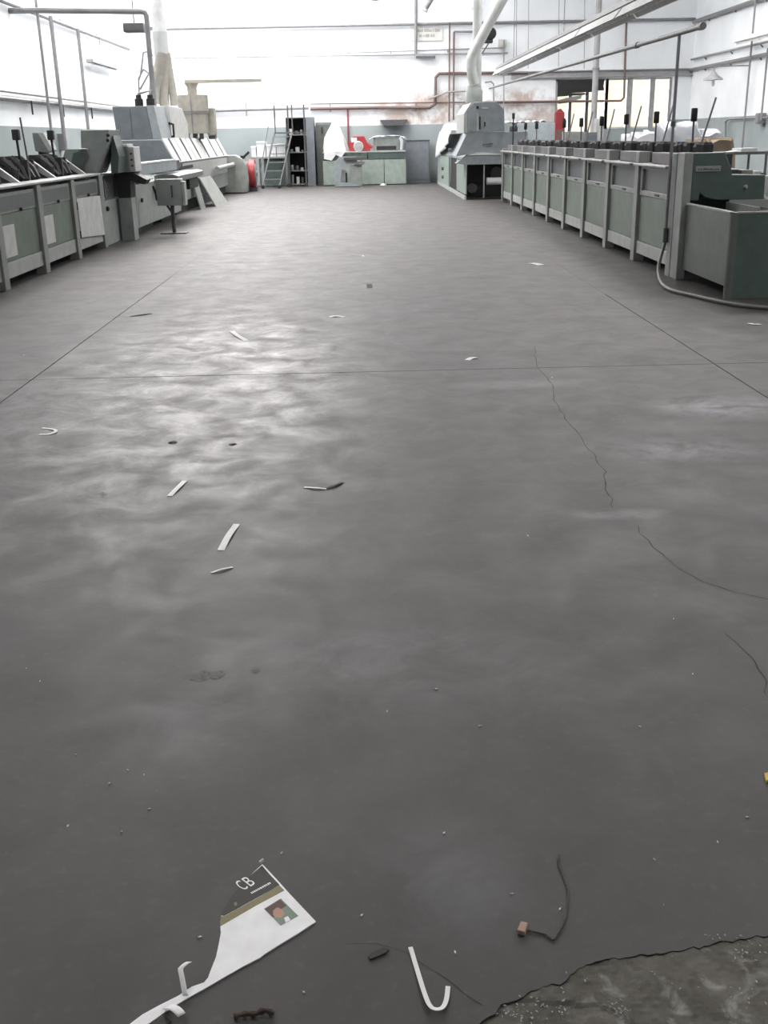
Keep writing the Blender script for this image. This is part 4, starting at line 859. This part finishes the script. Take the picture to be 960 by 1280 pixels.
one('wall_beam', 'grey steel beam along the far wall above the doorway and window', 'beam', 'pipe_light', lambda b: (b.box(AY(640, 90, YB-.1).x, XR, YB-.14, YB, zbm+.08, zbm+.11), b.box(AY(640, 90, YB-.1).x, XR, YB-.06, YB, zbm-.08, zbm+.08), b.box(AY(640, 90, YB-.1).x, XR, YB-.14, YB, zbm-.11, zbm-.08)))
for x, y0, y1, r, lb, m in ((520, -6, 70, .05, 'dark vertical pipe crossing the sign board edge', 'pipe_grey'), (562, 28, 152, .028, 'rusty thin vertical pipe right of the sign board', 'pipe_brown'), (567.5, 40, 150, .03, 'second rusty vertical pipe close to the first', 'pipe_brown'), (630, 50, 160, .022, 'thin grey vertical conduit below the small junction box', 'pipe_light')):
    pipe(lb, m, [AY(x, y0, Yp-.06), AY(x-.5, y1, Yp-.06)], r)
pipe('bent grey pipe elbow above the rusty vertical pipes', 'pipe_grey', [AY(567.5, 42, Yp-.02), AY(568, 39.5, Yp-.02), AY(598, 39.5, Yp-.02)], .035)
pipe('thick short grey pipe at the foot of the dark vertical pipe', 'pipe_grey', [AY(520, 70, Yp-.06), AY(544, 70, Yp-.06)], .07)
pipe('small square loop pipe behind the hood collar', 'pipe_light', [AY(x, y, Yp-.1) for x, y in ((606, 103), (614, 102), (617, 105), (617, 140))], .03)
pipe('slanting pale pipe meeting the brown elbow on the far wall', 'pipe_light', [AY(x, y, Yp-.1) for x, y in ((535, 124), (560, 115), (588, 113.5))], .03)
for x, y1, lb in ((646, 86, 'thin hanging wire conduit on the far wall nearest the junction box'), (661, 86, 'thin wire conduit second from the junction box on the far wall'), (699, 86, 'thin wire conduit third from the junction box on the far wall'), (731, 86, 'thin wire conduit close beside the thick grey roof post')):
    pipe(lb, 'pipe_light', [AY(x, -6, Yp-.02), AY(x-.8, y1, Yp-.02)], .012)
sb = thing('sign_board', 'pale grey sign board with two faded lines of lettering high on the far wall', 'sign', (2.2, YB-.04, 4.4))
sa, sc_ = AY(513, 51.5, YB-.03), AY(553, 33, YB-.03)
part(sb, 'board', 'sign_board', lambda b: b.box(sa.x, sc_.x, YB-.04, YB-.005, sa.z, sc_.z), bevel=.004)
def ltr(b, row, x0, x1):
    rnd = random.Random(2+row)
    if True:
        x = x0
        while x < x1:
            ww = rnd.uniform(.02, .045); z = sa.z+(sc_.z-sa.z)*(.62-.36*row); b.box(sa.x+(sc_.x-sa.x)*x, sa.x+(sc_.x-sa.x)*(x+ww), YB-.045, YB-.039, z, z+.07+rnd.random()*.03); x += ww+rnd.choice((.008, .008, .03))
for rw, xa_, xb_ in ((0, .16, .9), (1, .28, .74)): part(sb, 'lettering', 'sign_ink', lambda b: ltr(b, rw, xa_, xb_))
hl = thing('wall_lamp', 'black round flood lamp on a thin bracket above the hooded machine', 'lamp', (3.4, 37.6, 4.3))
q = AY(613, 42, 37.4)
part(hl, 'head', 'black', lambda b: b.lathe((q.x, 37.3, q.z), [(.14, 0), (.19, .03), (.19, .2), (.1, .3)], 18, axis='y'), smooth=True)
part(hl, 'box', 'black', lambda b: b.box(q.x-.17, q.x+.08, 37.35, 37.6, q.z-.28, q.z-.08), bevel=.01)
part(hl, 'bracket', 'dark_steel', lambda b: b.tube([(q.x-.02, 37.5, q.z-.25), (q.x-.2, 37.9, AY(608, 66, 37.9).z), (q.x-.2, 38.0, AY(608, 66, 37.9).z)], .02, 6))
q = AY(628, 54, YB-.1)
one('junction_box', 'small pale junction box on the far wall right of the flood lamp', 'junction box', 'sign_board', lambda b: (b.box(q.x-.14, q.x+.14, YB-.12, YB, q.z-.12, q.z+.12), b.box(q.x-.12, q.x+.12, YB-.135, YB-.12, q.z-.10, q.z+.10)), bevel=.008)
pe = thing('pipe_stub', 'dark pipe stub with pale ring end slanting down from the roof', 'pipe', (1.9, 36, 5.3))
part(pe, 'stub', 'pipe_grey', lambda b: b.tube([AY(531, 12, 37.2), AY(541, -4, 37.2), AY(640, -250, 37.2)], .085, 10), smooth=True)
part(pe, 'ring', 'off_white', lambda b: b.tube([AY(530.2, 13.5, 37.18), AY(531.6, 11, 37.18)], .11, 12), smooth=True)
pq = AY(470, 0, 36.5)
one('ceiling_fitting', 'dark round fitting hanging from the roof on a thin stem', 'light fitting', 'dark_steel', lambda b: b.lathe((pq.x, 36.5, pq.z-.28), [(.01, 0), (.012, .26), (.22, .28), (.22, .34), (.03, .40), (.02, ZC-pq.z+.28)], 16), smooth=True)

# left wall
XW = XL+.10
z1 = AX(97, 37, XW).z; z2 = AX(0, 113, XW).z; z3 = AX(0, 122, XW).z
pipe('high bracketed pipe along the left wall', 'pipe_grey', [(XW, 20, z1), (XW, YB-.15, z1)], .05, [((XW, y, z1), (-.1, 0, .12)) for y in (27.8, 29.8, 33.8, 35.6)])
pipe('thin upper pipe of the low pair along the left wall', 'pipe_light', [(XW, 18, z2), (XW, YB-.15, z2)], .03, [((XW, y, z2), (-.1, 0, 0)) for y in (26, 30, 34)])
pipe('thick lower pipe of the low pair along the left wall', 'pipe_grey', [(XW, 18, z3), (XW, YB-.15, z3)], .06, [((XW+.06, y, z3), (0, 0, -.3)) for y in (25.9, 28.6, 31.6)], cm='black')
for (xa, ya, xb, yb), lb, r in (((44, -6, 69, 192), 'slim dark drop pipe on the left wall, first of three', .035), ((63, 20, 84, 187), 'middle drop pipe on the left wall, thicker with a valve', .05), ((97, 36, 110, 162), 'drop pipe on the left wall nearest the far corner', .045)):
    a = AX(xa, ya, XW+.12); c = AX(xb, yb, XW+.12); pipe(lb, 'pipe_grey', [a, (a.x, a.y, c.z)], r)
q = AX(84, 170, XW+.12)
one('valve_box', 'small grey switch box at the foot of the middle drop pipe', 'switch box', 'pipe_grey', lambda b: (b.box(XL, q.x-.055, q.y-.12, q.y+.12, q.z-.35, q.z+.06), b.box(q.x-.055, q.x-.04, q.y+.06, q.y+.1, q.z-.2, q.z-.1)), bevel=.01)
q0, q1_ = AX(115, 77, XW+.15), AX(147, 87, XW+.15)
sl = thing('wall_strip_light', 'white strip light fitting hung on the left wall', 'strip light', (XW+.1, 34.6, q0.z))
part(sl, 'body', 'pipe_light', lambda b: b.box(XW-.02, XW+.18, q0.y, q1_.y, q0.z-.02, q0.z+.08), bevel=.01)
part(sl, 'tube', 'lamp_white', lambda b: b.tube([(XW+.1, q0.y+.05, q0.z-.045), (XW+.1, q1_.y-.05, q0.z-.045)], .025, 8), smooth=True)
part(sl, 'hanger', 'pipe_grey', lambda b: b.tube([(XW+.05, (q0.y+q1_.y)/2, q0.z+.08), (XW+.05, (q0.y+q1_.y)/2, z1)], .012, 6))
bp_ = [AY(44, 13, 25.6), AY(176, 14.5, 25.6), AY(181, 16, 25.6), AY(183, 20, 25.6), AY(190.5, 126, 25.6)]
bp_[-1].x = bp_[-2].x; bp_[-1].z = 2.24
pipe('dark pipe crossing from the left wall and dropping to the blue grey cabinet', 'pipe_grey', [(XL, 25.6, bp_[0].z)]+[tuple(p) for p in bp_], .06, name='overhead_pipe')
fl = thing('flood_light', 'dark rectangular flood light hanging near the white extraction duct', 'lamp', (-5, 27, 4))
fa, fc = AY(154, 40, 27), AY(179, 28, 27)
part(fl, 'case', 'dark_steel', lambda b: b.box(fa.x, fc.x, 27, 27.3, fa.z, fc.z), bevel=.02)
part(fl, 'arm', 'pipe_grey', lambda b: (b.tube([((fa.x+fc.x)/2, 27.15, fc.z), ((fa.x+fc.x)/2, 27.15, ZC)], .02, 6), b.tube([(fc.x, 27.15, (fa.z+fc.z)/2), (fc.x+.25, 27.15, (fa.z+fc.z)/2)], .025, 6)))
br_ = [AY(x, y, 26.0) for x, y in ((176, 92), (179, 66), (186, 64), (191, 70))]
one('swivel_bracket', 'thin grey pivot bracket above the blue grey cabinet', 'bracket', 'pipe_light', lambda b: (b.tube([AY(174, 118, 26.0), AY(173, 98, 26.0), AY(180, 86, 26)], .02, 6), b.tube([AY(175, 112, 26.0), AY(186, 92, 26.0), AY(180, 87, 26.0)], .025, 6), b.tube([(AY(174, 118, 26).x, 26.0, 2.2), AY(174, 118, 26.0)], .03, 6), b.tube(br_, .025, 6), b.tube([AY(176, 92, 26.0), AY(174, 100, 26.0)], .02, 6)), smooth=True)

# right wall
XV = XR-.10
for (xa, ya), lb, r, m in (((900, 80), 'lower heavy pipe along the right wall', .055, 'pipe_grey'), ((900, 66), 'thin pipe above the heavy pipe on the right wall', .035, 'pipe_light'), ((910, 13), 'highest dark pipe along the right wall', .07, 'pipe_grey')):
    z = AX(xa, ya, XV).z; pipe(lb, m, [(XV, 22, z), (XV, YB-.15, z)], r, [((XV, y, z), (.1, 0, -.1)) for y in (31.5, 34, 36.5)])
for (xa, ya, xb, yb), lb in (((945, -5, 928, 186), 'long vertical conduit down the right wall to the grey dado'), ((960, 60, 951, 150), 'short vertical conduit beside the long one on the right wall')):
    a = AX(xa, ya, XV-.1); c = AX(xb, yb, XV-.1); pipe(lb, 'pipe_grey', [a, (a.x, a.y, c.z)], .028)
z = AX(905, 150, XV-.02).z
pipe('square conduit loop along the dado of the right wall', 'pipe_grey', [AX(907, 175, XV-.02), AX(907, 152, XV-.02), AX(911, 149, XV-.02), AX(960, 147, XV-.02)], .028)
q = AX(949, 148, XV-.05)
one('conduit_box', 'small dark junction box where the right wall conduits meet', 'junction box', 'pipe_grey', lambda b: (b.box(XV-.12, XV+.1, q.y-.12, q.y+.12, q.z-.14, q.z+.14), b.box(XV-.135, XV-.12, q.y-.1, q.y+.1, q.z-.11, q.z+.11)), bevel=.01)
pn = thing('wall_lamp', 'white conical enamel lamp on a bracket from the right wall', 'lamp', (9.6, 33, 3))
q = AY(892, 94, 32.5)
part(pn, 'shade', 'pipe_light', lambda b: b.lathe((q.x, 32.5, q.z-.13), [(.28, 0), (.27, .03), (.10, .15), (.05, .22)], 24), smooth=True)
part(pn, 'bulb', 'lamp_white', lambda b: b.lathe((q.x, 32.5, q.z-.30), [(.03, 0), (.05, .05), (.05, .12), (.03, .2)], 14), smooth=True)
part(pn, 'arm', 'pipe_grey', lambda b: b.tube([(q.x, 32.5, q.z+.08), (q.x, 32.5, q.z+.2), (q.x+.12, 32.5, q.z+.24), (XR, 32.5, q.z+.24)], .02, 6), smooth=True)
q0, q1_ = AX(921, 51, XV-.4), AX(962, 44, XV-.4)
sr = thing('wall_strip_light', 'white strip light fitting hung from the right wall', 'strip light', (XV-.3, 32, q0.z))
part(sr, 'body', 'lamp_white', lambda b: b.box(XV-.5, XV-.3, q1_.y-1, q0.y, q0.z-.05, q0.z+.06), bevel=.02)
part(sr, 'tube', 'lamp_white', lambda b: b.tube([(XV-.4, q1_.y-.9, q0.z-.08), (XV-.4, q0.y-.05, q0.z-.08)], .025, 8), smooth=True)
part(sr, 'hanger', 'pipe_grey', lambda b: (b.tube([(XV-.3, q0.y-.5, q0.z), (XR, q0.y-.5, q0.z)], .015, 6), b.tube([(XV-.3, q1_.y, q0.z), (XR, q1_.y, q0.z)], .015, 6)))

# ------------------------------------------------------------------ litter on the floor
def strip_pts(pix, wd, name, label, m='paper', lift=.004, group=None, h=None, cat='paper scrap'):
    pts = [G(x, y, .001) for x, y in pix]; pp = smoothpts(pts, 4)
    def fn(b):
        L, R = [], []
        for i, q in enumerate(pp):
            t = (pp[min(i+1, len(pp)-1)]-pp[max(i-1, 0)]); t.z = 0; t.normalize(); nn = Vector((-t.y, t.x, 0))
            u = i/(len(pp)-1); z = .0012+lift*math.sin(math.pi*u)**2 + (h(u) if h else 0)
            L.append((q.x+nn.x*wd, q.y+nn.y*wd, z)); R.append((q.x-nn.x*wd, q.y-nn.y*wd, z+lift*.4*math.sin(math.pi*u)))
        n = len(pp); b.add(L+R, [(i, i+1, n+i+1, n+i) for i in range(n-1)])
    return one(name, label, cat, m, fn, group, thick=.0012)
LG = 'paper litter on the concrete floor'
S = [([(290, 414), (297, 420), (308, 426)], .022, 'bent white paper strip beyond the straight floor joint'),
     ([(52, 535), (66, 537), (70, 540), (62, 543), (49, 543)], .010, 'white paper strip curled like a hook by the left joint'),
     ([(212, 620), (222, 611), (231, 601)], .013, 'pale paper strip lying on the shiny worn floor'),
     ([(276, 688), (285, 672), (296, 655)], .014, 'widest straight white paper strip on the floor'),
     ([(264, 716), (277, 713), (291, 709)], .006, 'very thin pale paper sliver below the widest white strip'),
     ([(380, 609), (395, 611), (408, 611)], .008, 'white half of a bent strip joined to a dark piece'),
     ([(584, 450), (590, 448), (596, 447)], .022, 'small crumpled white scrap by the long cross joint'),
     ([(663, 329), (669, 330), (676, 331)], .05, 'white scrap on the floor beside the gathering line'),
     ([(412, 396), (420, 395.5), (430, 396)], .03, 'faint flat white scrap in mid floor beyond the cross joint'),
     ([(936, 404), (943, 406), (950, 405)], .02, 'white crumbled scrap near the hose and green trough')]
for pix, wd, lb in S: strip_pts(pix, wd, 'paper_strip', lb, group=LG)
D = [([(163, 395.5), (176, 394), (189, 392)], .022, 'dark stained strip lying near the left floor joint'), ([(408, 611), (418, 608), (428, 603)], .010, 'dark half of the bent strip on the floor'),
     ([(211, 553), (216, 553), (221, 553)], .014, 'short dark chip on the shiny worn floor'), ([(288, 555), (291, 555.5), (294, 556)], .014, 'tiny dark chip right of the short chip'), ([(461, 355), (462, 357), (462, 360)], .03, 'small dark fleck in mid floor far beyond the cross joint')]
for pix, wd, lb in D: strip_pts(pix, wd, 'dark_strip', lb, m='leaf', group='dark litter on the concrete floor')
hk = [G(x, y) for x, y in ((513, 1184), (523, 1215), (533, 1245), (540, 1262), (547, 1266), (556, 1262), (559, 1248), (560, 1232))]
strip_pts([(513, 1184), (522, 1215), (531, 1245), (537, 1260), (544, 1265), (553, 1262), (558, 1250), (560, 1233)], .0045, 'paper_strip', 'white paper strip folded into a narrow V hook near the rough patch', lift=.006, group=LG)
# torn flyer
fp = [(328, 1080), (343, 1096), (362, 1117), (395, 1152), (372, 1167), (347, 1182), (330, 1193), (325, 1197), (300, 1210), (262, 1232), (235, 1247), (205, 1266), (182, 1282), (150, 1302), (140, 1298), (166, 1277), (178, 1268), (200, 1256), (222, 1245), (240, 1233), (255, 1228), (260, 1222), (264, 1211), (270, 1196), (273, 1182), (276, 1166), (275, 1152), (277, 1141), (288, 1123), (299, 1108), (313, 1094)]
fl_ = thing('torn_flyer', 'torn white printed flyer with black and gold band and small portrait', 'flyer', tuple(G(330, 1150)))
def poly(b, pix, z0, z1): b.prism([(G(x, y, z1).x, G(x, y, z1).y) for x, y in pix], 'z', z0, z1)
sh_ = part(fl_, 'sheet', 'paper_print', lambda b: poly(b, fp, .0006, .0030))
part(sh_, 'black_band', 'ink_black', lambda b: poly(b, [(327.5, 1082), (339, 1095), (349.5, 1106), (318, 1124), (280, 1145), (276, 1144), (277, 1141), (288, 1123), (299, 1108), (313, 1094)], .0031, .0033))
part(sh_, 'gold_band', 'ink_gold', lambda b: poly(b, [(349, 1106.5), (355.5, 1113), (320, 1132), (275.3, 1158), (275, 1152), (276, 1145), (280, 1145.5), (318, 1124.5)], .0031, .0033))
ph = [(330, 1136), (351, 1123), (373, 1145), (351, 1157)]
pt = part(sh_, 'portrait', 'ink_green', lambda b: poly(b, ph, .0031, .0033))
part(sh_, 'portrait_hair', 'ink_brown', lambda b: poly(b, [(331, 1136), (350, 1124), (358, 1132), (352, 1136), (346, 1134), (341, 1138), (343, 1146), (340, 1146)], .0033, .0035))
part(sh_, 'portrait_face', 'ink_skin', lambda b: poly(b, [(342, 1138), (347, 1134), (353, 1137), (356, 1142), (352, 1147), (345, 1147), (341, 1143)], .0033, .00352))
part(sh_, 'portrait_collar', 'paper_print', lambda b: poly(b, [(355, 1147), (360, 1145), (363, 1150), (357, 1153)], .0033, .0035))
def txt(s, pa, pb, size_px, m, nm):
    cu = bpy.data.curves.new(nm, 'FONT'); cu.body = s; cu.size = 1; cu.fill_mode = 'FRONT'
    ob = bpy.data.objects.new(nm, cu); COL.objects.link(ob)
    me = bpy.data.meshes.new_from_object(ob.evaluated_get(bpy.context.evaluated_depsgraph_get())); bpy.data.objects.remove(ob)
    A, Bq = G(*pa), G(*pb); ux = (Bq-A); wlen = max(v.co.x for v in me.vertices); ux = ux/wlen; e = ux.normalized(); uy = Vector((-e.y, e.x, 0))*size_px
    off = Vector(sh_['_o'])
    for v in me.vertices: v.co = A+ux*v.co.x+uy*v.co.y+Vector((0, 0, .0036))-off
    me.materials.append(MATS[m]); o = bpy.data.objects.new(nm, me); COL.objects.link(o); o.parent = sh_
txt('C', (304.5, 1115), (311, 1111), .050, 'paper_print', 'lettering')
txt('B', (312.5, 1110.5), (320, 1106), .050, 'paper_print', 'lettering')
def small(b):
    a, c = G(315, 1119), G(339, 1106); rnd = random.Random(4); u = 0
    e = (c-a); nn = Vector((-e.y, e.x, 0)).normalized()
    while u < 1:
        d = rnd.uniform(.04, .09); p0 = a+e*u; p1 = a+e*min(1, u+d); h = nn*.0055
        b.add([p0+Vector((0, 0, .0036)), p1+Vector((0, 0, .0036)), p1+h+Vector((0, 0, .0036)), p0+h+Vector((0, 0, .0036))], [(0, 1, 2, 3)]); u += d+.025
part(sh_, 'small_print', 'paper_print', small)
part(sh_, 'emblem', 'ink_gold', lambda b: poly(b, [(292, 1129), (295, 1127), (297, 1130), (294, 1133)], .0033, .0035))
part(sh_, 'corner_curl', 'white_sheet', lambda b: b.tube([G(325, 1081)+Vector((0, 0, .006)), G(330, 1079)+Vector((0, 0, .010))], .004, 6))
part(sh_, 'torn_curl', 'paper_print', lambda b: b.grid(lambda u, v: ((G(232, 1247).lerp(G(227, 1228), min(1, u*1.6)) if u < .62 else G(227, 1228).lerp(G(238, 1219), (u-.62)/.38))+Vector((.005*(v-.5)*2, 0, .004+.030*math.sin(u*math.pi*.62))))[:], 14, 3), thick=.001, smooth=True)
part(sh_, 'folded_flap', 'paper_print', lambda b: b.grid(lambda u, v: (G(208+20*u, 1262+14*u+0*v)+Vector((.012*(v-.5), .01*(v-.5), .006+.012*math.sin(u*2.5))))[:], 8, 3), thick=.001, smooth=True)
part(sh_, 'dark_back', 'ink_black', lambda b: poly(b, [(206, 1266), (214, 1276), (206, 1284), (186, 1282)], .0031, .0033))
# twig, leaf, butt, cord, chips
tg = [G(292, 1271, .006), G(305, 1267, .008), G(318, 1267, .007), G(331, 1263, .009), G(343, 1266, .006)]
one('twig', 'short dark brown twig beside the torn flyer', 'twig', 'bark', lambda b: b.tube(smoothpts(tg, 4), [.0055+.0015*math.sin(i*1.9) for i in range(17)], 8), smooth=True)
lp = [G(*q) for q in ((460, 1197), (466, 1192), (478, 1187), (486, 1188), (482, 1193), (470, 1198), (463, 1201))]
one('dead_leaf', 'dark shrivelled leaf lying on the faint crack', 'leaf', 'leaf', lambda b: b.prism([(p.x, p.y) for p in lp], 'z', .0008, .0045))
one('cork_piece', 'small tan cork like block on the floor by the brown cord', 'cork', 'tan', lambda b: b.prism([(p.x, p.y) for p in [G(*q) for q in ((646, 1168), (651, 1157), (660, 1159), (656, 1171))]], 'z', .0005, .012), bevel=.002)
cd = [G(x, y, .003) for x, y in ((699, 1068), (698, 1080), (704, 1095), (710, 1115), (708, 1140), (702, 1158), (694, 1172), (690, 1174), (682, 1168), (660, 1163))]
one('cord', 'thin frayed brownish cord curving on the floor above the rough patch', 'cord', 'cord', lambda b: b.tube(smoothpts(cd, 4), [.0014+.0010*abs(math.sin(i*.9)) for i in range(37)], 6), smooth=True)
one('yellow_chip', 'small yellow chip on the floor near the curved red scuff', 'chip', 'yellow', lambda b: b.prism([(p.x, p.y) for p in [G(*q) for q in ((955, 970), (962, 968), (964, 978), (957, 979))]], 'z', .0008, .008))
SP = [(484, 890), (545, 862), (555, 1042), (95, 944), (160, 963), (180, 969), (137, 980), (187, 1012), (152, 1040), (85, 1033), (866, 843), (842, 774), (800, 909), (897, 1053), (934, 1022), (352, 1067), (250, 1172), (380, 1241), (50, 852), (33, 836), (569, 1191), (700, 1137), (660, 670), (690, 472), (600, 908), (454, 320), (30, 444), (640, 1118), (452, 1145), (818, 1075), (830, 1132)]
for i, (x, y) in enumerate(SP):
    q = G(x, y); s_ = (.0035 if y > 700 else .006 if y > 400 else .03)*random.uniform(.8, 1.5); an = random.random()*3.14
    e = Vector((math.cos(an), math.sin(an), 0))*s_; nn = Vector((-e.y, e.x, 0))*.45
    one('paper_chip', 'tiny white paper chip scattered on the open floor', 'paper chip', 'paper', lambda b: b.prism([((q+e).x, (q+e).y), ((q+nn).x, (q+nn).y), ((q-e).x, (q-e).y), ((q-nn*.7).x, (q-nn*.7).y)], 'z', .0006, .0028), 'tiny paper chips on the floor')
def crumbs(b):
    rnd = random.Random(21)
    cl = [((640, 1265), 30, 14, 55), ((930, 1190), 30, 12, 50), ((700, 1262), 25, 14, 30), ((770, 1262), 25, 12, 45), ((900, 1172), 60, 6, 18), ((660, 1250), 60, 12, 25), ((930, 1235), 25, 30, 22), ((790, 1225), 150, 22, 25)]
    for (cx, cy), sx, sy, n in cl:
        for _ in range(int(n*.6)):
            x, y = cx+rnd.gauss(0, sx*.5), cy+rnd.gauss(0, sy*.5); p = G(x, y)
            z = (rough((p.x-x0b+.02)/(x1b-x0b+.02), (p.y-.6)/1.25)[2] if p.y < 1.6 and p.x > x0b else 0)
            # litter lies on the slab edge or on the patch
            z = max(z, -.02)+.003; s = rnd.uniform(.0012, .0042); a = rnd.random()*3.14; e = Vector((math.cos(a), math.sin(a), rnd.uniform(-.3, .3)))*s; nn = Vector((-e.y, e.x, .2*s))*rnd.uniform(.25, .6)
            p = Vector((p.x, p.y, z)); b.add([p+e, p+nn, p-e, p-nn, p+Vector((0, 0, s*.6))], [(0, 1, 4), (1, 2, 4), (2, 3, 4), (3, 0, 4), (3, 2, 1, 0)])
o = one('crumb_litter', 'fine pale crumbs and paper dust over the broken concrete patch', 'crumbs', 'off_white', crumbs); o['kind'] = 'stuff'

for o in bpy.data.objects:
    if '_o' in o: del o['_o']
